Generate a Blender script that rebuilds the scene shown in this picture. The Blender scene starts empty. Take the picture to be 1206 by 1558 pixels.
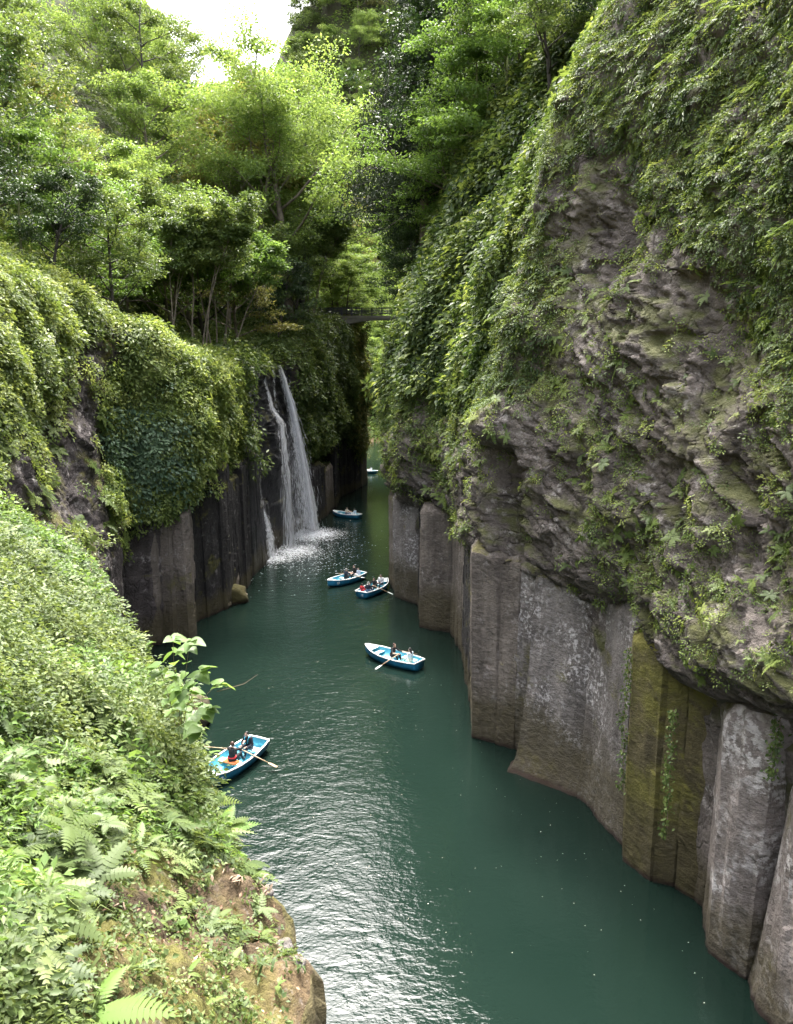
import bpy, bmesh, math, random
import numpy as np
from mathutils import Vector, Matrix

R = math.radians
RNG = np.random.default_rng(7)
random.seed(7)
scene = bpy.context.scene
COL = scene.collection

# ------------------------------------------------------------------ camera
CAM_H, PITCH, FPX = 16.0, R(10.0), 1150.0      # metres above the river, downward tilt, focal length in photo pixels
cam_d = bpy.data.cameras.new('camera'); cam = bpy.data.objects.new('camera', cam_d); COL.objects.link(cam)
cam.location = (0, 0, CAM_H); cam.rotation_euler = (R(90) - PITCH, 0, 0)
cam_d.sensor_fit = 'HORIZONTAL'; cam_d.sensor_width = 36.0; cam_d.lens = 36.0 * FPX / 1206.0
cam_d.clip_end = 2000; cam_d.clip_start = 0.1
scene.camera = cam

# ------------------------------------------------------------------ sky and sun
SUN = Vector((-0.03, 0.47, 1.0)).normalized()
world = bpy.data.worlds.new('World'); scene.world = world; world.use_nodes = True
wt = world.node_tree; wt.nodes.clear()
sky = wt.nodes.new('ShaderNodeTexSky'); sky.sky_type = 'NISHITA'; sky.sun_disc = False
sky.sun_elevation = math.asin(SUN.z); sky.sun_rotation = math.atan2(SUN.x, SUN.y)
sky.air_density = 1.0; sky.dust_density = 8.0; sky.ozone_density = 1.0
hsv = wt.nodes.new('ShaderNodeHueSaturation'); hsv.inputs['Saturation'].default_value = 0.35; hsv.inputs['Value'].default_value = 1.7
bg = wt.nodes.new('ShaderNodeBackground'); bg.inputs['Strength'].default_value = 0.15
wo = wt.nodes.new('ShaderNodeOutputWorld')
wt.links.new(sky.outputs[0], hsv.inputs['Color']); wt.links.new(hsv.outputs[0], bg.inputs['Color']); wt.links.new(bg.outputs[0], wo.inputs['Surface'])
sun_d = bpy.data.lights.new('sun', 'SUN'); sun_d.energy = 1.4; sun_d.angle = R(8); sun_d.color = (1.0, 0.95, 0.86)
sun = bpy.data.objects.new('sun', sun_d); COL.objects.link(sun)
sun.rotation_euler = (-SUN).to_track_quat('-Z', 'Y').to_euler(); sun.location = (-3, 60, 120)
scene.view_settings.view_transform = 'Standard'; scene.view_settings.look = 'None'
scene.view_settings.gamma = 1.0; scene.view_settings.exposure = 2.32
scene.render.engine = 'CYCLES'
cy = scene.cycles
cy.max_bounces = 6; cy.diffuse_bounces = 4; cy.glossy_bounces = 2; cy.transmission_bounces = 3; cy.transparent_max_bounces = 12
cy.use_denoising = True; cy.sample_clamp_indirect = 4.0; cy.caustics_reflective = False; cy.caustics_refractive = False

# ------------------------------------------------------------------ photo pixel <-> place, used only to lay the place out
def ray(px, py):
    a, b = (px - 603) / FPX, -(py - 779) / FPX
    return np.array([a, math.cos(PITCH) + b * math.sin(PITCH), -math.sin(PITCH) + b * math.cos(PITCH)])
def at(px, py, d):                     # the point at ground distance d
    r = ray(px, py); return np.array([0, 0, CAM_H]) + r * (d / r[1])
def on(px, py, z=0.0):                 # the point at height z
    r = ray(px, py); return np.array([0, 0, CAM_H]) + r * ((z - CAM_H) / r[2])
def project(P):
    P = np.asarray(P, float); q = P - np.array([0, 0, CAM_H])
    dep = q[..., 1] * math.cos(PITCH) - q[..., 2] * math.sin(PITCH)
    up = q[..., 1] * math.sin(PITCH) + q[..., 2] * math.cos(PITCH)
    dep = np.where(np.abs(dep) < .05, .05, dep)
    return 603 + FPX * q[..., 0] / dep, 779 - FPX * up / dep, dep

# ------------------------------------------------------------------ noise
def _hash(ix, iy, iz, seed):
    h = (ix.astype(np.int64) * 374761393 + iy.astype(np.int64) * 668265263 + iz.astype(np.int64) * 2147483647 + seed * 974634721) & 0xFFFFFFFF
    h = ((h ^ (h >> 13)) * 1274126177) & 0xFFFFFFFF
    h = ((h ^ (h >> 16)) * 2246822519) & 0xFFFFFFFF
    return ((h ^ (h >> 15)) & 0xFFFFFF) / float(0xFFFFFF)
def vnoise(p, seed=0):
    i = np.floor(p).astype(np.int64); f = p - i; f = f * f * (3 - 2 * f); o = 0
    for dx in (0, 1):
        wx = f[..., 0] if dx else 1 - f[..., 0]
        for dy in (0, 1):
            wy = f[..., 1] if dy else 1 - f[..., 1]
            for dz in (0, 1):
                wz = f[..., 2] if dz else 1 - f[..., 2]
                o = o + wx * wy * wz * _hash(i[..., 0] + dx, i[..., 1] + dy, i[..., 2] + dz, seed)
    return o * 2 - 1
def fbm(p, octv=4, seed=0, gain=.5):
    o, a, s = 0, 1.0, 1.0
    for k in range(octv):
        o = o + a * vnoise(p * s, seed + k * 17); a *= gain; s *= 2.03
    return o
def blocks(p, seed=0, tilt=.5):
    """fractured rock: nearest-cell plane, each cell at its own height and tilt"""
    i = np.floor(p).astype(np.int64); best = np.full(p.shape[:-1], 9e9); out = np.zeros(p.shape[:-1])
    for dx in (-1, 0, 1):
        for dy in (-1, 0, 1):
            for dz in (-1, 0, 1):
                c = i + np.array([dx, dy, dz]); a = (c[..., 0], c[..., 1], c[..., 2])
                ctr = c + np.stack([_hash(*a, seed), _hash(*a, seed + 1), _hash(*a, seed + 2)], -1)
                q = p - ctr; dd = (q * q).sum(-1)
                g = np.stack([_hash(*a, seed + 4), _hash(*a, seed + 5), _hash(*a, seed + 6)], -1) * 2 - 1
                val = (_hash(*a, seed + 3) * 2 - 1) + tilt * 2 * (q * g).sum(-1)
                m = dd < best; best = np.where(m, dd, best); out = np.where(m, val, out)
    return out
def smooth(a, b, x):
    t = np.clip((x - a) / (b - a), 0, 1); return t * t * (3 - 2 * t)

# ------------------------------------------------------------------ objects
def link(o, parent=None):
    COL.objects.link(o)
    if parent is not None: o.parent = parent
    return o
def tag(o, label=None, cat=None, group=None, kind=None):
    for k, v in (('label', label), ('category', cat), ('group', group), ('kind', kind)):
        if v: o[k] = v
    return o
def empty(name, loc=(0, 0, 0), rz=0.0, parent=None):
    o = bpy.data.objects.new(name, None); o.location = loc; o.rotation_euler = (0, 0, rz); o.empty_display_size = .2
    return link(o, parent)
def np_mesh(name, V, T, mats, smooth_=False, rnd=None, midx=None):
    """triangles (n,3) or quads (n,4) from arrays"""
    V = np.asarray(V, np.float32); T = np.asarray(T, np.int32); k = T.shape[1]
    me = bpy.data.meshes.new(name)
    me.vertices.add(len(V)); me.vertices.foreach_set('co', V.ravel())
    me.loops.add(T.size); me.loops.foreach_set('vertex_index', T.ravel())
    me.polygons.add(len(T)); me.polygons.foreach_set('loop_start', np.arange(0, T.size, k, dtype=np.int32))
    me.polygons.foreach_set('loop_total', np.full(len(T), k, np.int32))
    if smooth_: me.polygons.foreach_set('use_smooth', np.ones(len(T), bool))
    if midx is not None: me.polygons.foreach_set('material_index', np.asarray(midx, np.int32))
    for m in (mats if isinstance(mats, (list, tuple)) else [mats]): me.materials.append(m)
    if rnd is not None:
        a = me.attributes.new('rnd', 'FLOAT', 'POINT'); a.data.foreach_set('value', np.asarray(rnd, np.float32))
    me.update(calc_edges=True); me.validate()
    return me
def obj(name, me, parent=None, loc=None):
    o = bpy.data.objects.new(name, me)
    if loc is not None: o.location = loc
    return link(o, parent)
def grid_faces(nu, nv, closed_u=False):
    i = np.arange(nu if closed_u else nu - 1)[:, None]; j = np.arange(nv - 1)[None, :]
    a = i * nv + j; b = ((i + 1) % nu) * nv + j
    return np.stack([a, b, b + 1, a + 1], -1).reshape(-1, 4)
class MB:
    """collects vertices and faces for one small mesh"""
    def __init__(s): s.v = []; s.f = []; s.m = []
    def add(s, V, F, m=0):
        b = len(s.v); s.v += [tuple(map(float, q)) for q in V]; s.f += [tuple(b + k for k in q) for q in F]; s.m += [m] * len(F)
    def box(s, c, size, rot=None, m=0):
        h = np.array(size) / 2; P = np.array([[x, y, z] for x in (-1, 1) for y in (-1, 1) for z in (-1, 1)]) * h
        if rot is not None: P = P @ np.array(rot).T
        s.add(P + np.array(c), [(0, 1, 3, 2), (4, 6, 7, 5), (0, 4, 5, 1), (2, 3, 7, 6), (0, 2, 6, 4), (1, 5, 7, 3)], m)
    def tube(s, pts, rad, n=8, m=0):
        pts = np.asarray(pts, float); k = len(pts); rad = np.broadcast_to(np.asarray(rad, float), (k,))
        d = np.gradient(pts, axis=0); d /= np.linalg.norm(d, axis=1, keepdims=True) + 1e-9
        ref = np.array([0, 0, 1.0]) if abs(d[:, 2]).mean() < .8 else np.array([1.0, 0, 0])
        a = np.cross(d, ref); a /= np.linalg.norm(a, axis=1, keepdims=True) + 1e-9; b = np.cross(d, a)
        t = np.linspace(0, 2 * math.pi, n, endpoint=False)
        V = (pts[:, None] + rad[:, None, None] * (np.cos(t)[None, :, None] * a[:, None] + np.sin(t)[None, :, None] * b[:, None])).reshape(-1, 3)
        F = [(i * n + j, i * n + (j + 1) % n, (i + 1) * n + (j + 1) % n, (i + 1) * n + j) for i in range(k - 1) for j in range(n)]
        F += [tuple(range(n - 1, -1, -1)), tuple((k - 1) * n + j for j in range(n))]
        s.add(V, F, m)
    def ball(s, c, r, nu=10, nv=7, m=0):
        r = np.broadcast_to(np.asarray(r, float), (3,)); V = [(0, 0, 1)]
        for i in range(1, nv):
            th = math.pi * i / nv
            V += [(math.sin(th) * math.cos(2 * math.pi * j / nu), math.sin(th) * math.sin(2 * math.pi * j / nu), math.cos(th)) for j in range(nu)]
        V.append((0, 0, -1)); e = len(V) - 1
        F = [(0, 1 + j, 1 + (j + 1) % nu) for j in range(nu)]
        F += [(1 + i * nu + j, 1 + (i + 1) * nu + j, 1 + (i + 1) * nu + (j + 1) % nu, 1 + i * nu + (j + 1) % nu) for i in range(nv - 2) for j in range(nu)]
        F += [(e, 1 + (nv - 2) * nu + (j + 1) % nu, 1 + (nv - 2) * nu + j) for j in range(nu)]
        s.add(np.array(V) * r + np.array(c), F, m)
    def mesh(s, name, mats, sm=True):
        me = bpy.data.meshes.new(name); me.from_pydata(s.v, [], s.f)
        for m in (mats if isinstance(mats, (list, tuple)) else [mats]): me.materials.append(m)
        for p, k in zip(me.polygons, s.m): p.material_index = k; p.use_smooth = sm
        me.update(); return me
    def build(s, name, mats, parent=None, sm=True): return obj(name, s.mesh(name, mats, sm), parent)

# ------------------------------------------------------------------ materials
class NT:
    def __init__(s, name):
        s.m = bpy.data.materials.new(name); s.m.use_nodes = True; s.t = s.m.node_tree; s.t.nodes.clear()
        s.out = s.t.nodes.new('ShaderNodeOutputMaterial')
    def n(s, typ, **kw):
        nd = s.t.nodes.new('ShaderNode' + typ)
        for k, v in kw.items():
            if k.startswith('_'): setattr(nd, k[1:], v)
            else: s.set(nd, k.replace('__', ' '), v)
        return nd
    def set(s, nd, key, v):
        sock = nd.inputs[int(key[1:])] if key[0] == 'i' and key[1:].isdigit() else nd.inputs[key]
        if hasattr(v, 'is_output'): s.t.links.new(v, sock)
        elif isinstance(v, bpy.types.Node): s.t.links.new(v.outputs[0], sock)
        else: sock.default_value = v
    def coord(s, scale=(1, 1, 1), rot=(0, 0, 0)):
        if not hasattr(s, 'tc'): s.tc = s.t.nodes.new('ShaderNodeTexCoord')
        mp = s.n('Mapping', Scale=scale, Rotation=rot); s.t.links.new(s.tc.outputs['Object'], mp.inputs[0]); return mp
    def noise(s, sc, detail=4, rough=.55, scale=(1, 1, 1), dist=0.0, rot=(0, 0, 0)):
        return s.n('TexNoise', Vector=s.coord(scale, rot), Scale=sc, Detail=detail, Roughness=rough, Distortion=dist).outputs[0]
    def ramp(s, fac, a, b, ca=(0, 0, 0, 1), cb=(1, 1, 1, 1)):
        r = s.n('ValToRGB', Fac=fac); e = r.color_ramp.elements
        e[0].position, e[1].position = a, b; e[0].color, e[1].color = ca, cb; return r.outputs[0]
    def mix(s, fac, a, b, mode='MIX'):
        nd = s.n('MixRGB', _blend_type=mode); s.set(nd, 'Fac', fac)
        for k, v in (('Color1', a), ('Color2', b)):
            s.set(nd, k, (*v, 1) if isinstance(v, tuple) and len(v) == 3 else v)
        return nd.outputs[0]
    def math(s, op, a, b=0.0, clamp=False):
        nd = s.n('Math', _operation=op, _use_clamp=clamp); s.set(nd, 'i0', a); s.set(nd, 'i1', b); return nd.outputs[0]
    def bump(s, h, strength=.5, dist=.1, normal=None):
        nd = s.n('Bump', Height=h, Strength=strength, Distance=dist)
        if normal is not None: s.set(nd, 'Normal', normal)
        return nd.outputs[0]
    def done(s, shader): s.t.links.new(shader.outputs[0], s.out.inputs['Surface']); return s.m
def plain(name, col, rough=.5, var=.12, metallic=0.0, scale=6.0):
    n = NT(name); c = n.mix(n.ramp(n.noise(scale, 5), .3, .7), tuple(x * (1 - var) for x in col), tuple(min(1, x * (1 + var)) for x in col))
    p = n.n('BsdfPrincipled', Base__Color=c, Roughness=rough, Metallic=metallic); return n.done(p)
def leaf_mat(name, c0, c1, c2, trans=.42, rough=.42, dead=None, patch=.25):
    """leaf colours from c0 (older) over c1 to c2 (young), each leaf its own"""
    n = NT(name); at_ = n.math('ADD', n.n('Attribute', _attribute_name='rnd').outputs['Fac'], n.n('Attribute', _attribute_name='irnd', _attribute_type='INSTANCER').outputs['Fac'])
    big = n.n('TexNoise', Vector=n.n('NewGeometry').outputs['Position'], Scale=patch, Detail=3.0).outputs[0]
    f = n.math('ADD', n.math('MULTIPLY', at_, .75), n.math('MULTIPLY', n.math('SUBTRACT', big, .5), 1.1), True)
    r = n.n('ValToRGB', Fac=f); e = r.color_ramp.elements
    e[0].position, e[0].color = .12, (*c0, 1); e[1].position, e[1].color = .85, (*c2, 1)
    m = e.new(.45); m.color = (*c1, 1)
    c = n.n('HueSaturation', Color=r.outputs[0], Saturation=.88, Value=1.0).outputs[0]
    if dead: c = n.mix(n.ramp(at_, .955, .965), c, dead)
    p = n.n('BsdfPrincipled', Base__Color=c, Roughness=rough); p.inputs['Specular IOR Level'].default_value = .28
    t = n.n('BsdfTranslucent', Color=n.mix(.5, c, n.mix(1.0, c, (1.25, 1.15, .35), 'MULTIPLY')))
    mx = n.n('MixShader', Fac=trans); n.set(mx, 'i1', p); n.set(mx, 'i2', t)
    return n.done(mx)
def rock_mat(name, dark, mid, lichen=.5, moss=.3, wet=0.0, lich_col=(.50, .46, .44), band=2.2, streak=.7, mosscol=(.135, .118, .026), dip=(0, 0, 0), lsc=2.6, crack=0.0):
    n = NT(name)
    base = n.mix(n.ramp(n.noise(.55, 7, .62), .34, .68), dark, mid)
    fine = n.ramp(n.noise(5.5, 8, .7, rot=dip, scale=(1, 1, 1.6)), .3, .75)
    base = n.mix(n.math('MULTIPLY', fine, .55), base, n.mix(.5, base, (mid[0] * 1.5, mid[1] * 1.45, mid[2] * 1.4)))
    base = n.mix(n.math('MULTIPLY', n.ramp(n.noise(10, 5, .75), .36, .46, (1, 1, 1, 1), (0, 0, 0, 1)), .6), base, (dark[0] * .4, dark[1] * .38, dark[2] * .38))
    st = n.ramp(n.noise(1.2, 5, .6, scale=(1, 1, .09)), .42, .62)
    base = n.mix(n.math('MULTIPLY', st, streak * .6), base, (dark[0] * .45, dark[1] * .42, dark[2] * .42))
    geo = n.n('NewGeometry'); sp = n.n('SeparateXYZ', Vector=geo.outputs['Position']); z = sp.outputs[2]
    nz = n.n('SeparateXYZ', Vector=geo.outputs['Normal']).outputs[2]
    # moss in patches, thicker on ledges and along the waterline
    mf = n.math('ADD', n.noise(.42, 6, .65), n.math('MULTIPLY', nz, .16))
    mf = n.ramp(mf, .64 - .28 * moss, .74 - .24 * moss)
    base = n.mix(n.math('MULTIPLY', mf, .85), base, n.mix(n.noise(9, 5, .7), mosscol, (mosscol[0] * .45, mosscol[1] * .55, mosscol[2] * .6)))
    # lichen
    lf = n.math('MULTIPLY', n.ramp(n.noise(lsc, 10, .68), .60 - .16 * lichen, .66 - .13 * lichen), n.ramp(n.noise(.6, 6, .6), .46, .62))
    lf = n.math('MULTIPLY', lf, n.math('SUBTRACT', 1.0, n.math('MULTIPLY', mf, .6)))
    base = n.mix(n.math('MULTIPLY', lf, min(1, lichen * 1.3)), base, lich_col)
    # mossy band above the water and the dark wet line
    zb = n.math('ADD', z, n.math('MULTIPLY', n.math('SUBTRACT', n.noise(.5, 4), .5), 3.0))
    bf = n.ramp(n.math('DIVIDE', zb, band), .55, 1.0, (1, 1, 1, 1), (0, 0, 0, 1))
    base = n.mix(n.math('MULTIPLY', bf, .75), base, n.mix(n.noise(3, 6, .7), (.085, .07, .022), (.05, .042, .03)))
    wl = n.ramp(n.math('ADD', z, n.math('MULTIPLY', n.noise(2, 3), .3)), .20, .34, (1, 1, 1, 1), (0, 0, 0, 1))
    base = n.mix(n.math('MULTIPLY', wl, .85), base, (.030, .014, .011))
    wf = n.ramp(n.math('ADD', z, n.math('MULTIPLY', n.noise(1.2, 4), .9)), .55, 1.1, (1, 1, 1, 1), (0, 0, 0, 1))
    base = n.mix(n.math('MULTIPLY', wf, .55), base, n.mix(1.0, base, (.35, .33, .30), 'MULTIPLY'))
    h = n.math('ADD', n.noise(3.5, 9, .66, rot=dip, scale=(1, 1, 1.7)), n.math('MULTIPLY', n.noise(16, 6, .7), .35))
    wp = n.n('VectorMath', _operation='ADD'); n.set(wp, 'i0', n.coord((.8, .8, .42), dip)); nz2 = n.n('TexNoise', Vector=n.coord(), Scale=1.3, Detail=3.0); n.set(wp, 'i1', nz2.outputs['Color'])
    vc = n.n('TexVoronoi', _feature='DISTANCE_TO_EDGE', Vector=wp.outputs[0], Scale=.9).outputs[0]
    h = n.math('ADD', h, n.math('MULTIPLY', n.ramp(vc, .0, .06), crack))
    b = n.bump(h, 1.0, .16)
    p = n.n('BsdfPrincipled', Base__Color=base, Roughness=.85 - .55 * wet, Normal=b); p.inputs['Specular IOR Level'].default_value = .3 + .3 * wet
    return n.done(p)

M = {}
M['rock_right'] = rock_mat('grey tuff', (.060, .050, .046), (.20, .172, .155), .45, .40, dip=(0.6, 0, 0), mosscol=(.105, .105, .030), crack=.45)
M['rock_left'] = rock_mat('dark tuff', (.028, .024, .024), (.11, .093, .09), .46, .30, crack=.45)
M['rock_wet'] = rock_mat('wet black rock', (.008, .008, .010), (.026, .025, .028), .0, .10, wet=.8)
M['col_lichen'] = rock_mat('lichened column', (.13, .112, .10), (.29, .25, .23), .85, .16, lich_col=(.60, .56, .54), streak=.6, lsc=4.5, band=2.4)
M['col_grey'] = rock_mat('grey column', (.095, .085, .080), (.26, .235, .22), .62, .14, lich_col=(.56, .53, .52), band=3.4, lsc=6.0)
M['col_moss'] = rock_mat('mossy column', (.070, .060, .034), (.155, .130, .062), .12, .68, band=3.0, streak=1.0, mosscol=(.20, .175, .036))
M['col_brown'] = rock_mat('brown column', (.080, .068, .060), (.22, .188, .162), .30, .25, band=3.2)
M['col_dark'] = rock_mat('shaded dark column', (.012, .0115, .012), (.042, .038, .037), .22, .18, band=1.6, streak=1.0)  # stone colour darkened to carry the shade under the overhang
M['soil'] = rock_mat('mossy soil', (.048, .034, .020), (.150, .105, .055), .25, .50, mosscol=(.15, .135, .026), band=.01, lsc=7.0)
M['forest_floor'] = rock_mat('forest floor', (.030, .026, .014), (.060, .052, .026), .0, .7, mosscol=(.05, .06, .014), band=.01)
M['bark'] = plain('bark', (.15, .122, .095), .85, .45, scale=3)
M['bark_dark'] = plain('dark bark', (.040, .033, .028), .85, .4, scale=3)
M['bark_moss'] = plain('mossy bark', (.16, .17, .075), .85, .4, scale=3)
M['leaf_lime'] = leaf_mat('young lime leaves', (.100, .180, .028), (.18, .28, .050), (.27, .355, .085), .55)
M['leaf_mid'] = leaf_mat('mid green leaves', (.055, .098, .018), (.11, .170, .032), (.19, .24, .052), .48)
M['leaf_deep'] = leaf_mat('deep green leaves', (.016, .040, .010), (.034, .070, .016), (.070, .115, .026), .32)
M['leaf_maple'] = leaf_mat('fresh maple leaves', (.075, .15, .020), (.115, .215, .028), (.16, .27, .040), .52)
M['leaf_gold'] = leaf_mat('golden green leaves', (.15, .17, .035), (.21, .21, .05), (.30, .27, .08), .45)
M['leaf_cedar'] = leaf_mat('cedar needles', (.014, .027, .014), (.026, .045, .020), (.045, .065, .026), .15, .6)
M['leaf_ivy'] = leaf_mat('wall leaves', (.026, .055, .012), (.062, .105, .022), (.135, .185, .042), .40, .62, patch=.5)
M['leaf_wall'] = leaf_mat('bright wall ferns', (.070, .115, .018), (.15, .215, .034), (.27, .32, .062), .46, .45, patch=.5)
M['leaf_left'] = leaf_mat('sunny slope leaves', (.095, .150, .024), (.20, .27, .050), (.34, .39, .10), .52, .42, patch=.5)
M['leaf_blue'] = leaf_mat('blue green leaves', (.05, .10, .05), (.09, .16, .08), (.15, .22, .11), .38, .45)
M['leaf_near'] = leaf_mat('ledge plant leaves', (.056, .094, .019), (.118, .170, .040), (.205, .250, .078), .44, .5, patch=1.3)
M['leaf_knot'] = leaf_mat('heart leaf', (.09, .165, .030), (.125, .215, .040), (.165, .26, .052), .5, .4, patch=1.0)
M['leaf_dry'] = leaf_mat('fallen dry leaves', (.13, .070, .035), (.25, .15, .085), (.36, .25, .17), .1, .7, patch=1.0)
M['twig'] = plain('twig', (.16, .11, .075), .8, .3)
M['blue'] = plain('blue boat paint', (.018, .18, .33), .5, .35, scale=5)
M['cyan'] = plain('cyan inner paint', (.06, .30, .40), .6, .25, scale=4)
M['white'] = plain('white paint', (.70, .70, .68), .45, .06)
M['paleseat'] = plain('pale seat paint', (.55, .66, .66), .5, .08)
M['orange'] = plain('orange cushion', (.62, .17, .05), .7, .15)
M['wood'] = plain('oar wood', (.40, .29, .18), .6, .2)
M['drift'] = plain('driftwood', (.36, .29, .23), .8, .2)
M['skin'] = plain('skin', (.50, .31, .23), .55, .05)
M['hair'] = plain('dark hair', (.014, .011, .010), .45, .2)
M['hair_brown'] = plain('brown hair', (.060, .026, .018), .45, .2)
M['hair_grey'] = plain('grey hair', (.30, .28, .26), .6, .2)
M['navy'] = plain('navy cloth', (.012, .014, .026), .85, .2)
M['black'] = plain('black cloth', (.010, .010, .011), .85, .2)
M['whitecloth'] = plain('white cloth', (.68, .66, .66), .85, .06)
M['palecloth'] = plain('pale blue cloth', (.48, .55, .66), .85, .08)
M['beigecloth'] = plain('cream cloth', (.62, .56, .46), .85, .08)
M['redcloth'] = plain('red cloth', (.50, .025, .030), .8, .1)
M['jeans'] = plain('jeans', (.09, .12, .19), .85, .15)
M['tealstrap'] = plain('teal strap', (.05, .35, .48), .6, .1)
M['concrete'] = plain('weathered concrete', (.20, .19, .16), .85, .2, scale=1.5)
M['rail'] = plain('dark railing', (.018, .020, .022), .5, .2)
M['sand'] = plain('sandy bank', (.34, .24, .15), .9, .2, scale=1)

# ================================================================== THE GORGE
# ---- river
n = NT('river water')
xyz = n.n('SeparateXYZ', Vector=n.n('NewGeometry').outputs['Position'])
r1 = n.noise(3.1, 4, .55, scale=(.75, 1.25, 1), dist=.4)
r2 = n.noise(1.15, 2, .5, scale=(.8, 1.2, 1), dist=.6)
r3 = n.noise(9.0, 2, .5, scale=(.8, 1.2, 1))
wv = n.n('TexWave', Vector=n.coord((.25, 1.0, 1), (0, 0, .25)), Scale=.65, Distortion=7.0, Detail=2.0, Detail__Scale=1.6).outputs['Fac']
h = n.math('ADD', n.math('ADD', n.math('MULTIPLY', r1, .55), n.math('MULTIPLY', r2, .75)), n.math('ADD', n.math('MULTIPLY', r3, .26), n.math('MULTIPLY', wv, .10)))
# wind and oar ripples run down the middle of the river, the water under the right-hand wall lies calmer
calm = n.ramp(n.math('ADD', n.math('MULTIPLY', n.math('ADD', xyz.outputs[0], n.math('MULTIPLY', xyz.outputs[1], .08)), .12), n.math('MULTIPLY', n.noise(.16, 3), .9)), .45, 1.15, (1, 1, 1, 1), (.3, .3, .3, 1))
bp = n.n('Bump', Height=h, Distance=.05); n.set(bp, 'Strength', n.math('MULTIPLY', calm, 1.0))
deep = n.mix(n.ramp(n.noise(.10, 3), .35, .7), (.0050, .0115, .0086), (.0070, .0150, .0112))
p = n.n('BsdfPrincipled', Base__Color=deep, Roughness=.03, IOR=1.333, Normal=bp.outputs[0])
M['water'] = n.done(p)
wb = MB(); wb.add([(-60, -25, 0), (60, -25, 0), (60, 215, 0), (-60, 215, 0)], [(0, 1, 2, 3)])
tag(wb.build('water', M['water'], sm=False), kind='structure')
bb = MB(); bb.add([(-600, -300, -2.2), (600, -300, -2.2), (600, 900, -2.2), (-600, 900, -2.2)], [(0, 1, 2, 3)])
tag(bb.build('river_bed_ground', M['forest_floor'], sm=False), kind='structure')

# ---- right-hand wall: x over (y, z)
RY = np.array([-12, 5, 14, 16.5, 20.7, 23.9, 28.9, 32, 36, 46.5, 50, 54, 62, 66, 75, 100, 130, 240.])
RX = np.array([14, 11.5, 10.3, 9.6, 8.5, 7.9, 5.9, 4.0, 3.9, 3.6, 1.6, .05, -.45, .6, 1.5, 2.5, 3.5, 14.])
NZ = np.array([-2, 6.6, 7.4, 7.9, 8.6, 10, 12, 15, 18, 22, 26, 30, 36, 46, 70.]); NO = np.array([.9, .9, 1.2, .25, -.30, -.50, -.35, .15, .55, 1.2, 2.0, 3.5, 8, 18, 40.])
FZ = np.array([-2, 6.4, 7.1, 7.7, 9, 12, 14, 17, 21, 25, 30, 36, 46, 70.]); FO = np.array([.9, .9, 1.1, .3, -.35, -.65, -.35, .7, 1.9, 3.5, 5.6, 9.0, 18, 40.])
def fR(y, z):
    lip = .9 * vnoise(np.stack([y * .28, z * 0, z * 0 + 3.3], -1), 5)          # the lip over the columns runs unevenly
    zz = np.where(z < 14, z - lip * np.exp(-((z - 7.7) / 3.0) ** 2), z)
    w = smooth(27, 40, y)
    o = (1 - w) * np.interp(zz, NZ, NO) + w * np.interp(zz, FZ, FO)
    o = o + 2.4 * np.exp(-((y - 30.9 - (z - 11) * .10) / .85) ** 4) * smooth(8.0, 9.5, z) * (1 - smooth(12.6, 13.4, z)) - .9 * np.exp(-((y - 31.2) / 1.6) ** 2) * np.exp(-((z - 14.2) / 1.0) ** 2)    # tall hollow with a pillar before it
    o = o + .9 * np.exp(-((y - 27.5) / 1.2) ** 2) * np.exp(-((z - 21) / 3.) ** 2)
    return np.interp(y, RY, RX) + o
def gR(x, y):                                       # ground height on top of the right wall
    zs = np.linspace(14, 70, 400); xs = fR(np.full(400, float(y)), zs); return float(np.interp(x, xs, zs))

# ---- left-hand wall
LZ = np.array([-2, 7, 8.5, 11, 14, 17, 20.])
LT = [(-20, [-7, -8, -9, -11, -13, -15, -17]), (16, [-9.5, -10, -10.5, -11.5, -13, -15, -17]), (28, [-12.6, -13, -13.6, -14.5, -15.2, -15.8, -16.8]), (34, [-13.2, -13.6, -14.2, -15.0, -15.6, -16.0, -16.6]),
      (39, [-14.4, -14.6, -15.0, -15.4, -15.8, -16.1, -16.5]), (42.5, [-16.4, -16.4, -16.4, -16.2, -16, -15.9, -16]), (44.6, [-14.2, -14.2, -13.4, -13.1, -13.5, -13.9, -14.4]),
      (46.5, [-14.2, -14.2, -13.1, -12.7, -12.9, -13.2, -13.9]), (49, [-15.0, -15.0, -13.3, -12.9, -12.9, -13.1, -14.0]), (53, [-14.8, -14.8, -13.3, -12.8, -12.8, -13.0, -14.2]),
      (57.5, [-14.0, -13.8, -12.9, -12.6, -12.6, -12.8, -14.4]), (61, [-13, -13, -13.2, -13.2, -13.2, -13.4, -15.0]), (63.5, [-12.4, -12.6, -12.9, -13.1, -13.2, -13.4, -15.5]),
      (68, [-12.2, -12.4, -12.6, -12.9, -13.1, -13.4, -16]), (72, [-11.2, -11.4, -11.6, -11.8, -12.3, -12.9, -15.7]), (76, [-10.6, -11.0, -11.2, -11.6, -12.2, -12.8, -15.5]), (81, [-9.9, -10.5, -10.8, -11.3, -11.9, -12.4, -15]),
      (84, [-10.8, -10.8, -10.5, -10.6, -10.8, -11, -12]), (90, [-11, -10.6, -9.9, -9.6, -9.5, -9.6, -10.2]), (97, [-10.2, -9.9, -9, -8.6, -8.4, -8.4, -8.8]), (105, [-8.6, -8.4, -7.4, -7, -6.6, -6.6, -7]),
      (114, [-6, -6, -5.8, -5.9, -6.0, -6.1, -6.4]), (118, [-6.8, -6.8, -6.6, -6.6, -6.6, -6.6, -7]), (125, [-12] * 7), (150, [-25] * 7), (240, [-34] * 7)]
LY = np.array([a for a, _ in LT]); LX = np.array([b for _, b in LT], float)
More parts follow.
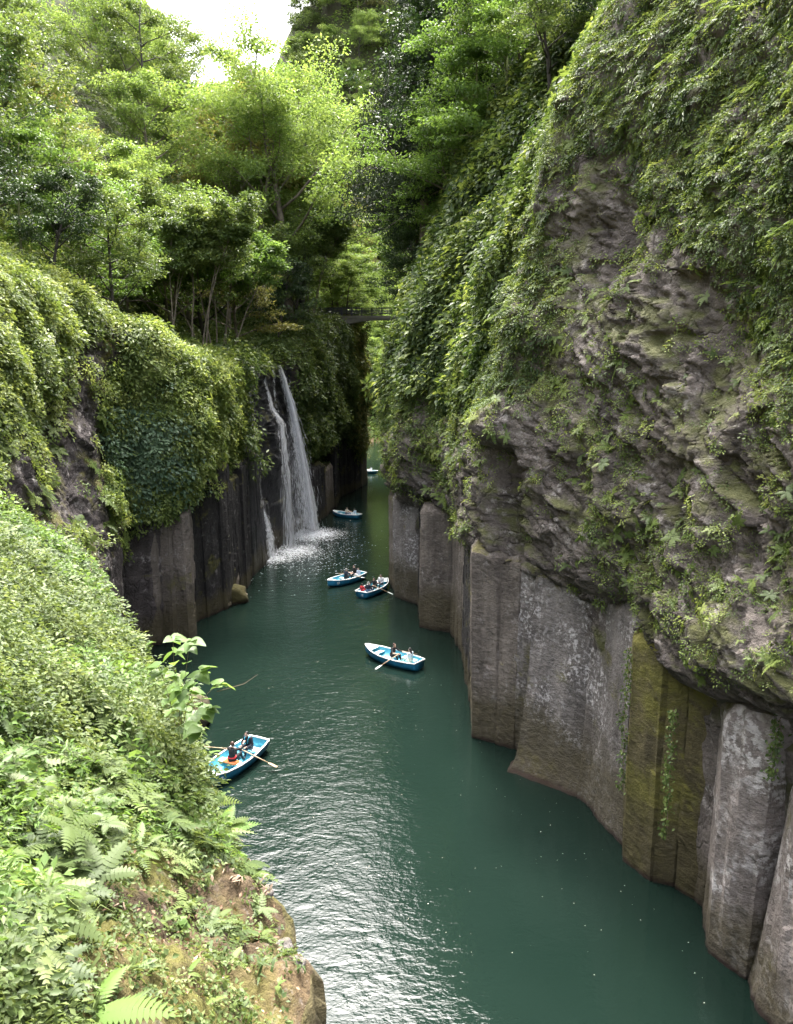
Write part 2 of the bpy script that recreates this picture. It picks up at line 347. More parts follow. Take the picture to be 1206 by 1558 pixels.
LTOP = (np.array([-20, 40, 46, 52, 60, 63, 82, 86, 92, 97, 119, 125, 240]), np.array([20.2, 20.0, 17.8, 17.0, 17.0, 17.2, 17.4, 18.5, 21, 22.6, 23.2, 18, 12.]))
def wallL(y, z):
    y = np.clip(y, LY[0], LY[-1]); z = np.clip(z, LZ[0], LZ[-1])
    i = np.clip(np.searchsorted(LY, y) - 1, 0, len(LY) - 2); t = (y - LY[i]) / (LY[i + 1] - LY[i]); t = t * t * (3 - 2 * t) * .5 + t * .5
    j = np.clip(np.searchsorted(LZ, z) - 1, 0, len(LZ) - 2); s = (z - LZ[j]) / (LZ[j + 1] - LZ[j])
    return (1 - t) * ((1 - s) * LX[i, j] + s * LX[i, j + 1]) + t * ((1 - s) * LX[i + 1, j] + s * LX[i + 1, j + 1])
def fL(y, z):
    zt = np.interp(y, *LTOP); e = np.maximum(z - zt, 0)
    s1 = np.interp(y, [40, 47], [.62, .26])
    return wallL(y, np.minimum(z, zt)) - np.where(e < 8 * s1, e / s1, 8.0 + (e - 8 * s1) / 1.15)
def gL(x, y):
    zt = float(np.interp(y, *LTOP)); t = float(wallL(np.array(float(y)), np.array(zt))) - x
    s1 = float(np.interp(y, [40, 47], [.62, .26])); return zt + (s1 * t if t < 8 else 8 * s1 + 1.15 * (t - 8)) if t > 0 else zt

def wall_grid(f, ys, zs, sign, amp, seed, dip):
    Y, Z = np.meshgrid(ys, zs, indexing='ij'); X = f(Y, Z)
    ca, sa = math.cos(dip), math.sin(dip); a = Y * ca + Z * sa; b = -Y * sa + Z * ca
    far = np.clip(Y / 30, 1, 2.2)
    q3 = np.stack([Y, Z, X * 0], -1)
    def saw(per, w, s): q = b / per + w * fbm(np.stack([a / 1.6, b / 1.6, X * .2], -1), 3, s); return (q - np.floor(q)) - .5
    flake = smooth(-.15, .35, fbm(q3 / 2.6, 2, seed + 71))
    d = amp * (.55 * fbm(q3 / 4.2, 3, seed) + .22 * blocks(np.stack([a / 1.7, b / .75, X * .3], -1), seed + 3, .35) * far ** .5 + (.04 + .10 * flake) * saw(.45, 1.5, seed + 81) + .06 * saw(.16, 2.2, seed + 91) * (.3 + flake)
               + .09 * blocks(np.stack([a / .55, b / .18, X * .5], -1), seed + 9, .5) + .05 * fbm(np.stack([Y, Z, X], -1) / .3, 2, seed + 31))
    hmask = smooth(6.0, 8.2, Z) * (1 - .4 * smooth(24, 34, Z))
    X = X + sign * d * (.25 + .75 * hmask)
    Yd = Y + .25 * amp * fbm(np.stack([Y, Z, X], -1) / .8, 2, seed + 50)
    P = np.stack([X, Yd, Z], -1)
    N = np.cross(np.gradient(P, axis=0), np.gradient(P, axis=1)); N /= np.linalg.norm(N, axis=-1, keepdims=True) + 1e-9
    N = N * np.where(N[..., :1] * sign > 0, 1, -1) if False else N
    return P, N
def steps(a, b, f):
    o = [a]
    while o[-1] < b: o.append(o[-1] + f(o[-1]))
    return np.array(o)
ysR = np.concatenate([steps(-12, 13.6, lambda y: .5), steps(14, 66, lambda y: .0042 * y), steps(66.5, 240, lambda y: 1.6)])
zsR = np.concatenate([steps(-2, 6, lambda z: .5), steps(6.4, 23, lambda z: .085), steps(23.2, 40, lambda z: .3), steps(41, 70, lambda z: 2.)])
PR, NR = wall_grid(fR, ysR, zsR, -1, 1.0, 11, 0.55)
if NR[len(ysR) // 2, len(zsR) // 2, 0] > 0: NR = -NR
cliff_right = obj('cliff_right', np_mesh('cliff_right', PR.reshape(-1, 3), grid_faces(*PR.shape[:2]), M['rock_right'], False))
tag(cliff_right, 'overhanging grey tuff wall hung with ferns above a row of basalt columns', kind='structure')
ysL = np.concatenate([steps(-20, 22, lambda y: 1.), steps(22.5, 120, lambda y: .0042 * y), steps(121, 240, lambda y: 2.)])
zsL = np.concatenate([steps(-2, 4, lambda z: .4), steps(4.4, 21, lambda z: .11), steps(21.4, 34, lambda z: .5), steps(35, 90, lambda z: 2.)])
PL, NL = wall_grid(fL, ysL, zsL, 1, .7, 41, -.9)
if NL[len(ysL) // 3, len(zsL) // 2, 0] < 0: NL = -NL
mi = np.zeros((PL.shape[0] - 1, PL.shape[1] - 1), int); Yc = PL[:-1, :-1, 1]; Zc = PL[:-1, :-1, 2]
wet = (Yc > 61.8 + .5 * np.sin(Zc * .9)) & (Yc < 83 + .8 * np.sin(Zc * .7)) & (Zc < 18.2); mi[wet] = 1
mi[(Zc > np.interp(Yc, *LTOP) + .6)] = 2
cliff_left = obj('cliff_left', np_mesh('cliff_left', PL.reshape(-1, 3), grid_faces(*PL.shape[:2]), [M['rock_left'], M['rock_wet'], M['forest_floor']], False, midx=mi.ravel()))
tag(cliff_left, 'dark rock wall under the forest with the waterfall niche', kind='structure')

# ---- far bank and hill closing the gorge
gx, gy = np.meshgrid(np.linspace(-160, 160, 90), np.linspace(192, 420, 70), indexing='ij')
gz = np.where(gy < 199, (gy - 195) * .22, .9 + (.7 * (np.minimum(gy, 240) - 199) / 1.5 + np.clip(gy - 240, 0, 62) * 1.35) * (1.5 - .55 * np.exp(-((gx / gy + .20) / .06) ** 2))) + (2.5 * fbm(np.stack([gx / 18, gy / 18, gx * 0], -1), 3, 3)) * smooth(199, 215, gy)
far_bank = obj('hill', np_mesh('hill', np.stack([gx, gy, gz], -1).reshape(-1, 3), grid_faces(*gx.shape), [M['forest_floor'], M['sand']], True, midx=(gy[:-1, :-1] < 196).astype(int).ravel()))
tag(far_bank, kind='structure')
def gF(x, y): return .9 + (.7 * (min(y, 240) - 199) / 1.5 + min(max(y - 240, 0), 62) * 1.35) * (1.5 - .55 * math.exp(-((x / y + .20) / .06) ** 2))

# ---- near ledge on the left
EY = np.array([-8, 0, 4, 6, 7.5, 9, 10.3, 13, 16, 18, 20, 22.5, 26.])
EX = np.array([-1.1, -.72, -.72, -.92, -1.37, -2.0, -2.76, -4.1, -6.1, -7.2, -8.8, -12.2, -15.])
EZ = np.array([11.9, 11.6, 11.05, 10.65, 10.2, 9.95, 9.8, 9.75, 10.1, 10.6, 10.95, 10.6, 10.0])
def ledge_xyz(y, t):                 # t metres in from the edge
    xe = np.interp(y, EY, EX) + .22 * fbm(np.stack([y * .9, y * 0, y * 0 + 7], -1), 3, 77)
    z = np.interp(y, EY, EZ) + np.interp(y, [10, 20], [.62, .50]) * np.maximum(t, 0) + .10 * np.minimum(np.maximum(t, 0), .6) / .6
    x = xe - t
    z = z + .16 * fbm(np.stack([x, y, y * 0], -1) / .9, 4, 61) + .35 * fbm(np.stack([x, y, y * 0], -1) / 3.3, 2, 66) + .035 * blocks(np.stack([x, y, y * 0], -1) / .22, 71, .6) + .05 * blocks(np.stack([x, y, y * 0], -1) / .6, 75, .5)
    return x, y, z
ys = steps(-8, 26, lambda y: .05 if 2 < y < 12 else .14); ts = np.concatenate([np.linspace(0, 1.5, 34), steps(1.56, 12, lambda t: .04 + t * .045)])
Yg, Tg = np.meshgrid(ys, ts, indexing='ij'); LGx, LGy, LGz = ledge_xyz(Yg, Tg); PG = np.stack([LGx, LGy, LGz], -1)
drop = []
for k, (dx, dz) in enumerate([(-1.6, -11.5), (-1.3, -8), (-.7, -5), (-.25, -3.2), (.0, -2.4), (.10, -1.9), (.16, -1.5), (.2, -1.2), (.23, -.9), (.25, -.65), (.24, -.45), (.2, -.28), (.13, -.12)]):
    q = PG[:, 0].copy(); q[:, 0] += dx; q[:, 2] += dz
    q[:, 0] += .22 * blocks(np.stack([q[:, 1] / .5, q[:, 2] / .35, q[:, 0] * 0], -1), 7) * min(1, -dz); drop.append(q)
PGall = np.concatenate([np.stack(drop, 1), PG], 1)
mg = np.zeros((PGall.shape[0] - 1, PGall.shape[1] - 1), int); mg[:, :12] = 1
ledge = obj('ledge_ground', np_mesh('ledge_ground', PGall.reshape(-1, 3), grid_faces(*PGall.shape[:2]), [M['soil'], M['col_moss']], True, midx=mg.ravel()))
tag(ledge, 'mossy sloping ledge with ferns above the river', kind='structure')

# ---- basalt columns, each a piece of its wall
def unit2(v): return np.asarray(v, float) / (np.linalg.norm(v) + 1e-9)
def column(parent, front, top, z1, mat, back, seed, k=1.0, amp=.10, z0=-1.6, label=None, ridge=.05):
    """front: waterline corners seen from the river (m); top: where those corners stand at height z1"""
    front = np.asarray(front, float); top = np.asarray(top, float); back = np.asarray(back, float)
    e0, e1 = unit2(front[1] - front[0]), unit2(front[-2] - front[-1]); bk = unit2(back)
    front = front.copy(); top = top.copy(); front[0] += .05 * e0 + .05 * bk; front[-1] += .05 * e1 + .05 * bk; top[0] += .07 * e0 + .06 * bk; top[-1] += .07 * e1 + .06 * bk
    B = np.vstack([front, front[-1] + back, front[0] + back]); T = np.vstack([top, top[-1] + back, top[0] + back])
    rb, rt, nfront = [], [], 0
    for i in range(len(B)):
        a, b = B[i], B[(i + 1) % len(B)]; ta, tb = T[i], T[(i + 1) % len(B)]
        m = max(2, int(np.linalg.norm(b - a) / .13)) if i < len(front) - 1 else 5
        s = np.linspace(0, 1, m, endpoint=False)[:, None]
        rb.append(a + (b - a) * s); rt.append(ta + (tb - ta) * s)
    rb = np.vstack(rb); rt = np.vstack(rt); m = len(rb)
    zs = np.linspace(z0, z1, int((z1 - z0) / .15)); w = np.clip(zs / z1, -.1, 1)
    w = np.where(w > 0, np.abs(w) ** k, w * .5)
    P2 = rb[None] * (1 - w)[:, None, None] + rt[None] * w[:, None, None]
    tg = np.roll(P2, -1, 1) - np.roll(P2, 1, 1); nn = np.stack([tg[..., 1], -tg[..., 0]], -1); nn /= np.linalg.norm(nn, axis=-1, keepdims=True) + 1e-9
    ctr = P2.mean(1, keepdims=True); nn *= np.sign(((P2 - ctr) * nn).sum(-1).mean())
    Z = np.broadcast_to(zs[:, None], P2.shape[:2])
    q = np.stack([P2[..., 0], P2[..., 1], Z], -1)
    d = amp * .6 * fbm(q * np.array([.9, .9, .22]), 2, seed) + ridge * blocks(q * np.array([1.5, 1.5, .28]), seed + 5, .4) + .016 * blocks(q * np.array([4., 4., 1.1]), seed + 15, .5) + .014 * fbm(q * 5, 3, seed + 9)
    d = d - .25 * smooth(z1 - .5, z1, Z) ** 2
    P2 = P2 + nn * d[..., None]
    V = np.stack([P2[..., 0], P2[..., 1], Z + .25 * fbm(q * 1.1, 2, seed + 3) * smooth(z1 - 1.0, z1, Z)], -1)      # (nz, m, 3)
    nz = len(zs); F = [(i * m + j, i * m + (j + 1) % m, (i + 1) * m + (j + 1) % m, (i + 1) * m + j) for i in range(nz - 1) for j in range(m)]
    me = bpy.data.meshes.new('basalt_column'); me.from_pydata(V.reshape(-1, 3).tolist() + [tuple(V[-1].mean(0))], [], F + [((nz - 1) * m + j, (nz - 1) * m + (j + 1) % m, nz * m) for j in range(m)])
    me.materials.append(mat); me.update()
    bm = bmesh.new(); bm.from_mesh(me); bmesh.ops.recalc_face_normals(bm, faces=bm.faces[:]); bm.to_mesh(me); bm.free()
    o = obj('basalt_column', me, parent)
    if label: o['label'] = label
    return o
def W(*pts): return [on(px, py)[:2] for px, py in pts]
def sh(P, dx, dy=0.0): return [np.asarray(p) + np.array([dx, dy]) for p in P]
RB = (3.5, .6)
f = W((1330, 1600), (1236, 1640), (1171, 1560), (1138, 1519), (1131, 1489)); column(cliff_right, f, [f[0], f[1], f[2] + [.05, .1], f[3] + [.75, .3], f[4] + [1.05, .4]], 6.2, M['col_lichen'], RB, 3, .8, .10, label='pale lichened column leaning back')
f = W((1134, 1494), (1100, 1470), (1074, 1448), (1070, 1379)); column(cliff_right, f, [f[0] + [.2, .0], f[1] + [.1, 0], f[2] + [.02, .05], f[3] + [.06, .1]], 7.3, M['col_lichen'], RB, 5, 1., .06, label='white-blotched column with a flat face')
f = W((1071, 1380), (1046, 1364), (1021, 1350)); column(cliff_right, f, sh(f, .05, .1), 7.6, M['col_moss'], RB, 8, 1., .06, ridge=.04)
f = W((1023, 1350), (986, 1341)); column(cliff_right, f, sh(f, .15, .15), 7.9, M['col_moss'], RB, 12, 1., .05, ridge=.05)
f = W((987, 1342), (946, 1309), (943, 1285)); column(cliff_right, f, sh(f, .02, .05), 8.1, M['col_moss'], RB, 14, 1., .06, ridge=.03, label='yellow-green mossy column')
f = W((945, 1288), (920, 1262), (891, 1226), (872, 1213)); column(cliff_right, f, [f[0] + [.0, .1], f[1] + [.35, .35], f[2] + [.55, .6], f[3] + [.55, .65]], 8.2, M['col_grey'], RB, 17, .62, .16, ridge=.03)
f = W((874, 1214), (830, 1195), (769, 1175), (772, 1160)); column(cliff_right, f, [f[0] + [.5, .6], f[1] + [.55, .8], f[2] + [1.1, .7], f[3] + [1.15, .6]], 8.4, M['col_grey'], RB, 21, .33, .15, ridge=.03, label='lichened column with a mossy flared foot')
f = W((800, 1150), (778, 1139), (776, 1125)); column(cliff_right, f, sh(f, .15, .1), 8.3, M['col_grey'], RB, 25, 1, .07)
f = W((780, 1140), (750, 1131)); column(cliff_right, f, sh(f, .06, .05), 8.6, M['col_brown'], RB, 26, 1, .06)
f = W((751, 1131), (719, 1122), (713, 1075)); column(cliff_right, f, [f[0], f[1] + [-.14, .1], f[2] + [-.12, .1]], 8.8, M['col_brown'], RB, 29, 1, .06)
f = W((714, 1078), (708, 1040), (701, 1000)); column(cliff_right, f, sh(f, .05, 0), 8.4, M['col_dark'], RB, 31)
f = W((703, 1002), (697, 987), (683, 962)); column(cliff_right, f, sh(f, .05, .1), 8.2, M['col_brown'], RB, 33)
f = W((684, 962), (660, 959), (637, 954), (638, 945)); column(cliff_right, f, sh(f, .05, .1), 8.0, M['col_brown'], (3.0, 3.0), 37, 1, .08, label='brown column under the overhang')
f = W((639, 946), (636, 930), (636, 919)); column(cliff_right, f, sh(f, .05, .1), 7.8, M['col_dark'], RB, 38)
f = W((637, 920), (618, 915), (600, 908), (598, 900)); column(cliff_right, f, sh(f, -.05, .1), 7.6, M['col_grey'], (3.0, 2.0), 41, 1, .08)
f = W((600, 902), (592, 888), (592, 868)); column(cliff_right, f, sh(f, .0, .1), 7.2, M['col_brown'], RB, 43, 1, .08)
f = [(-.6, 62.5), (-.5, 66), (.4, 69)]; column(cliff_right, f, f, 7.2, M['col_dark'], RB, 45)
f = [(9.2, 16.2), (9.9, 12), (10.6, 9.0)]; column(cliff_right, f, f, 7.2, M['col_lichen'], RB, 47)
LB = (-3.2, .8)
f = [(-16.9, 43.6), (-15.7, 43.7), (-15.5, 44.2)]; column(cliff_left, f, sh(f, 0, .1), 8.6, M['col_brown'], (-.5, 3), 51)
f = [(-15.6, 44.0), (-14.9, 43.9), (-14.4, 44.1), (-14.3, 44.6)]; column(cliff_left, f, sh(f, 0, .1), 8.4, M['col_brown'], (-.5, 3), 53)
f = [(-14.4, 44.5), (-13.7, 44.4), (-13.5, 44.8)]; column(cliff_left, f, sh(f, 0, .1), 8.2, M['col_brown'], (-.5, 3), 55, label='sunlit brown column')
f = [(-13.6, 44.7), (-12.8, 44.6), (-12.55, 45.0), (-12.7, 46.4)]; column(cliff_left, f, sh(f, -.1, .1), 8.4, M['col_brown'], (-2.5, 2), 57)
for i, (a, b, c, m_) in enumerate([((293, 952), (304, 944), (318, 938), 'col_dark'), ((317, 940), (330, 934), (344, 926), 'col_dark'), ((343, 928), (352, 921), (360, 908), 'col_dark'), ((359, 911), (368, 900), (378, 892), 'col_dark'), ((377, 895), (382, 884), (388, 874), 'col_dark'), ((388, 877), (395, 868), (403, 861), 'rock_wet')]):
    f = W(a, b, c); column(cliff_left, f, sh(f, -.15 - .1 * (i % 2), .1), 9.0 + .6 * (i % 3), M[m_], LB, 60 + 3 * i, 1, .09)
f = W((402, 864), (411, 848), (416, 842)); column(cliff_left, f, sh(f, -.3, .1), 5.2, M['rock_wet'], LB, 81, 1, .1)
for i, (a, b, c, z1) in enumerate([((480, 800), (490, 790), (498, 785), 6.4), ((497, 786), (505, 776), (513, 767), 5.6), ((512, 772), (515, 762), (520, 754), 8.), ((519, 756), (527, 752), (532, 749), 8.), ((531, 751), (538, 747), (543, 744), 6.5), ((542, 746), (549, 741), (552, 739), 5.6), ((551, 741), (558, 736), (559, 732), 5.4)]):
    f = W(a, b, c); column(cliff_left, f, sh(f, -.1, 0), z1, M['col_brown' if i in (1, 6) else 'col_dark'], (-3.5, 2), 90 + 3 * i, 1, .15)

# ---- boulders and driftwood at the foot of the left wall
def boulder(loc, size, seed, mat, label):
    b = MB(); b.ball((0, 0, 0), size, 28, 18); V = np.array(b.v); u = V / np.array(size)
    V = V * (1 + .22 * fbm(u * 1.1 + seed, 3, seed) + .10 * blocks(u * 1.6 + seed, seed + 3, .6))[:, None]; b.v = V.tolist()
    o = b.build('boulder', mat); o.location = loc; tag(o, label, 'boulder', 'boulders at the foot of the left wall'); return o
q = on(357, 915); boulder((q[0], q[1], .35), (1.05, 1.0, .95), 4, M['col_moss'], 'rounded mossy boulder standing in the water beside driftwood')
q = on(338, 924); boulder((q[0], q[1], .05), (.6, .6, .45), 8, M['col_brown'], 'low wet boulder beside the foot of a leaning driftwood plank')
q = on(297, 1105); boulder((q[0] - .3, q[1], .5), (.9, 1.1, 1.1), 15, M['col_brown'], 'smooth grey boulder by the ledge where the rowing boat passes')
def log(pts, r, label, mat='drift', flat=1.0):
    b = MB(); b.tube(pts, r, 10); o = b.build('driftwood', M[mat]); tag(o, label, 'driftwood', 'driftwood left by high water'); return o
log([at(338, 930, 52), at(341, 905, 52.3), at(350, 872, 53)], [.16, .15, .12], 'pale broken log leaning steeply on the dark columns')
log([at(352, 915, 54), at(356, 880, 55), at(354, 862, 55.4), at(346, 853, 55.6)], [.42, .40, .36, .16], 'thick grey stump standing upright behind the mossy boulder', 'bark')
log([at(371, 912, 53.5), at(374, 903, 53.8)], [.07, .14], 'small white driftwood stub at the waterline')

# ---- waterfall
n = NT('falling water'); at_ = n.n('Attribute', _attribute_name='rnd').outputs['Fac']
d1 = n.n('BsdfDiffuse', Color=(.86, .88, .92, 1)); d2 = n.n('BsdfTranslucent', Color=(.86, .88, .92, 1)); tr = n.n('BsdfTransparent')
m1 = n.n('MixShader', Fac=.5); n.set(m1, 'i1', d1); n.set(m1, 'i2', d2)
m2 = n.n('MixShader', Fac=n.math('ADD', n.math('MULTIPLY', at_, .55), .10)); n.set(m2, 'i1', m1); n.set(m2, 'i2', tr)
M['fall'] = n.done(m2)
fall = empty('waterfall', tuple(on(470, 806)))
tag(fall, 'white waterfall dropping in several streams over black rock into the river', 'waterfall')
def stream(path, w0, w1, N, wid, seed, thin=0.0):
    rg = np.random.default_rng(seed); path = np.array(path); cum = np.linspace(0, 1, len(path)); Vs, Fs, Rs = [], [], []; nb = 0
    for _ in range(N):
        t0 = rg.random() ** .9; ln = rg.uniform(.008, .055); lat = np.clip(rg.normal(0, .36), -1.2, 1.2) if rg.random() < .72 else rg.normal(0, .95)
        k = 5; t = np.clip(np.linspace(t0, t0 + ln, k), 0, 1)
        c = np.stack([np.interp(t, cum, path[:, i]) for i in range(3)], -1)
        hw = (w0 + (w1 - w0) * t ** 1.3) / 2; side = np.array([.75, -.66, 0]) ; out = np.array([.66, .75, 0])
        c = c + (lat * hw)[:, None] * side + rg.normal(0, .16) * (hw[:, None] * .5 + .1) * out
        a = rg.uniform(0, math.pi); sd = np.array([math.cos(a), math.sin(a), 0]); w_ = wid * rg.uniform(.4, 1.5) * np.sin(np.linspace(.25, math.pi - .12, k))[:, None] * (1 + .6 * t[:, None])
        Vs.append(np.stack([c - sd * w_, c + sd * w_], 1).reshape(-1, 3)); Rs += [rg.random() * (1 - thin) + thin] * (2 * k)
        for i in range(k - 1): Fs.append((nb + 2 * i, nb + 2 * i + 1, nb + 2 * i + 3, nb + 2 * i + 2))
        nb += 2 * k
    V = np.vstack(Vs) - np.array(fall.location)
    obj('stream', np_mesh('stream', V, Fs, M['fall'], True, Rs), fall)['kind'] = 'stuff'
stream([at(424, 556, 79), at(432, 580, 79), at(445, 630, 79), at(456, 690, 79.3), at(465, 745, 79.6), at(471, 803, 80)], .42, 2.3, 4500, .013, 1)
stream([at(400, 560, 72), at(404, 590, 72), at(414, 622, 72), at(428, 645, 72), at(432, 690, 72), at(436, 740, 72), at(440, 836, 71.5)], .4, 2.2, 1300, .012, 2, .4)
stream([at(415, 556, 75), at(418, 600, 75), at(424, 660, 75), at(428, 700, 75)], .3, 1.0, 300, .012, 3, .4)
stream([at(374, 556, 66), at(381, 620, 65.5), at(386, 700, 65), at(392, 790, 65)], .3, 1.3, 700, .011, 4, .5)
stream([at(391, 766, 66), at(398, 772, 65.8), at(405, 790, 65.6), at(410, 815, 65.5), at(412, 848, 65.5)], .35, 1.3, 1300, .014, 5, .3)
stream([at(445, 640, 76), at(452, 700, 75), at(455, 760, 74.5), at(456, 822, 74)], 1.5, 3.2, 1500, .011, 6, .5)
# soft veils between the drops
n = NT('veil of falling water'); uvn = n.n('UVMap'); mpv = n.n('Mapping', Vector=uvn.outputs[0], Scale=(7, 1.6, 1)); ns = n.n('TexNoise', Vector=mpv.outputs[0], Scale=3.0, Detail=6.0, Roughness=.65, Distortion=.3).outputs[0]
su = n.n('SeparateXYZ', Vector=uvn.outputs[0]); edge = n.math('SUBTRACT', 1.0, n.math('POWER', n.math('ABSOLUTE', n.math('SUBTRACT', n.math('MULTIPLY', su.outputs[0], 2.0), 1.0)), 1.0))
al = n.math('MULTIPLY', n.math('MULTIPLY', n.ramp(ns, .16, .56), edge), n.n('Attribute', _attribute_name='rnd').outputs['Fac'], True)
d1 = n.n('BsdfDiffuse', Color=(.88, .90, .93, 1)); d2 = n.n('BsdfTranslucent', Color=(.88, .90, .93, 1)); tr = n.n('BsdfTransparent'); m1 = n.n('MixShader', Fac=.5); n.set(m1, 'i1', d1); n.set(m1, 'i2', d2)
m2 = n.n('MixShader', Fac=al); n.set(m2, 'i1', tr); n.set(m2, 'i2', m1); M['veil'] = n.done(m2)
def veil(path, w0, w1, op0, op1, seed):
    path = np.array(path); k, m = 60, 13; t = np.linspace(0, 1, k); c = np.stack([np.interp(t, np.linspace(0, 1, len(path)), path[:, i]) for i in range(3)], -1); s = np.linspace(-1, 1, m)
    hw = (w0 + (w1 - w0) * t ** 1.2) / 2; side, out = np.array([.75, -.66, 0]), np.array([.66, -.3, 0]); ph = fbm(np.stack([t * 9, t * 0 + seed, t * 0], -1), 3, seed) * .12
    P = c[:, None] + (s[None] * hw[:, None] + ph[:, None])[..., None] * side + ((1 - s[None] ** 2) * hw[:, None] * .5)[..., None] * out - np.array(fall.location)
    me = np_mesh('veil', P.reshape(-1, 3), grid_faces(k, m), M['veil'], True, np.repeat(op0 + (op1 - op0) * t, m)); uv = me.uv_layers.new(name='UVMap')
    UV = np.stack([np.tile((s + 1) / 2, k) * 1.0, np.repeat(t * 4 + seed, m)], -1); li = np.empty(len(me.loops), np.int32); me.loops.foreach_get('vertex_index', li); uv.data.foreach_set('uv', UV[li].astype(np.float32).ravel())
    obj('veil', me, fall)
veil([at(424, 556, 79), at(432, 580, 79), at(445, 630, 79), at(456, 690, 79.3), at(465, 745, 79.6), at(471, 806, 80)], .8, 3.4, 1.0, .9, 1)
veil([at(424, 556, 78.7), at(432, 580, 78.7), at(445, 630, 78.7), at(456, 690, 79.), at(465, 745, 79.3), at(471, 806, 79.7)], .6, 2.3, 1.0, .8, 7)
veil([at(400, 560, 72), at(404, 590, 72), at(414, 622, 72), at(428, 645, 72), at(432, 690, 72), at(436, 740, 72), at(440, 836, 71.5)], .5, 1.9, .62, .42, 2)
veil([at(374, 556, 66), at(381, 620, 65.5), at(386, 700, 65), at(392, 790, 65)], .6, 1.9, .22, .16, 3)
veil([at(391, 766, 66), at(398, 772, 65.8), at(405, 790, 65.6), at(410, 815, 65.5), at(412, 850, 65.5)], .5, 1.5, .55, .4, 4)
veil([at(445, 640, 76), at(452, 700, 75), at(455, 760, 74.5), at(456, 824, 74)], 2.0, 3.8, .16, .30, 5)
# foam and falling drops on the water at its foot
rg = np.random.default_rng(21); Pf, Sf = [], []
for (px, py, nn_, sx, sy) in [(474, 812, 4500, 1.5, 1.6), (446, 838, 1600, 1.2, 1.5), (414, 850, 900, .9, 1.0), (470, 838, 1500, 2.6, 5.0)]:
    c = on(px, py); q = np.stack([rg.normal(c[0], sx, nn_), rg.normal(c[1], sy, nn_), np.full(nn_, .012)], -1); Pf.append(q); Sf.append(rg.uniform(.012, .055, nn_) * (1.0 if nn_ != 2600 or px < 500 else .9))
Pf = np.vstack(Pf); Sf = np.concatenate(Sf); ang = np.linspace(0, 2 * math.pi, 6, endpoint=False); jit = rg.uniform(.5, 1.3, (len(Pf), 6))
V = Pf[:, None] + np.stack([np.cos(ang)[None] * jit * Sf[:, None] * 1.6, np.sin(ang)[None] * jit * Sf[:, None], 0 * jit + rg.uniform(-.004, .012, (len(Pf), 6))], -1)
T = (np.array([[0, 1, 2], [0, 2, 3], [0, 3, 4], [0, 4, 5]])[None] + 6 * np.arange(len(Pf))[:, None, None]).reshape(-1, 3)
fo = obj('foam', np_mesh('foam', V.reshape(-1, 3), T, M['fall'], False, np.repeat(rg.random(len(Pf)), 6))); tag(fo, 'white foam and splashes on the water below the falls', 'foam', kind='stuff')

n = NT('foam sheet'); uvn = n.n('UVMap'); su = n.n('SeparateXYZ', Vector=uvn.outputs[0])
al = n.math('MULTIPLY', n.ramp(n.noise(2.2, 8, .72, dist=.6), .38, .66), n.math('POWER', n.math('SUBTRACT', 1.0, su.outputs[0], True), 1.3), True)
d1 = n.n('BsdfDiffuse', Color=(.86, .89, .90, 1)); tr = n.n('BsdfTransparent'); m2 = n.n('MixShader', Fac=al); n.set(m2, 'i1', tr); n.set(m2, 'i2', d1); M['foam_sheet'] = n.done(m2)
def foam_disc(px, py, rx, ry, z):
    c = on(px, py); m, k = 28, 6; V = [(c[0], c[1], z)]; U = [0.0]; F = []
    for i in range(1, k + 1):
        for j in range(m):
            a = 6.2832 * j / m; V.append((c[0] + rx * i / k * math.cos(a), c[1] + ry * i / k * math.sin(a), z)); U.append(i / k)
    F = [(0, 1 + j, 1 + (j + 1) % m) for j in range(m)]
    for i in range(k - 1):
        for j in range(m): a, b = 1 + i * m + j, 1 + i * m + (j + 1) % m; F += [(a, a + m, b + m), (a, b + m, b)]
    me = np_mesh('foam', np.array(V), np.array(F), M['foam_sheet'], True); uv = me.uv_layers.new(name='UVMap'); li = np.empty(len(me.loops), np.int32); me.loops.foreach_get('vertex_index', li)
    U = np.array(U); uv.data.foreach_set('uv', np.stack([U[li], U[li] * 0], -1).astype(np.float32).ravel()); tag(obj('foam', me), 'soft white froth spreading where a stream of the falls lands', 'foam', kind='stuff')
foam_disc(474, 813, 3.6, 4.6, .010); foam_disc(446, 838, 3.0, 3.6, .014); foam_disc(415, 850, 2.0, 2.6, .018)
# petals and leaf bits drifting on the calm water
rg = np.random.default_rng(77); k = 520; P = np.stack([rg.uniform(-7, 8.5, k), rg.uniform(17, 60, k), np.full(k, .012)], -1)
P = P[(P[:, 0] < np.interp(P[:, 1], RY, RX) - .3) & (vnoise(P / np.array([3., 5., 1.]), 12) > -.15)]; k = len(P); s = rg.uniform(.004, .016, k); a0 = rg.random(k) * 6.28
V = P[:, None] + np.stack([s[:, None] * np.cos(a0[:, None] + np.array([0, 1.9, 3.1, 4.7])) * np.array([1.6, .8, 1.4, .9]), s[:, None] * np.sin(a0[:, None] + np.array([0, 1.9, 3.1, 4.7])), np.tile([.0, .004, .002, .006], (k, 1))], -1)
tag(obj('floating_petals', np_mesh('floating_petals', V.reshape(-1, 3), np.arange(4 * k).reshape(-1, 4), M['beigecloth'])), 'tiny pale petals and leaf bits drifting on the river', 'petals', kind='stuff')

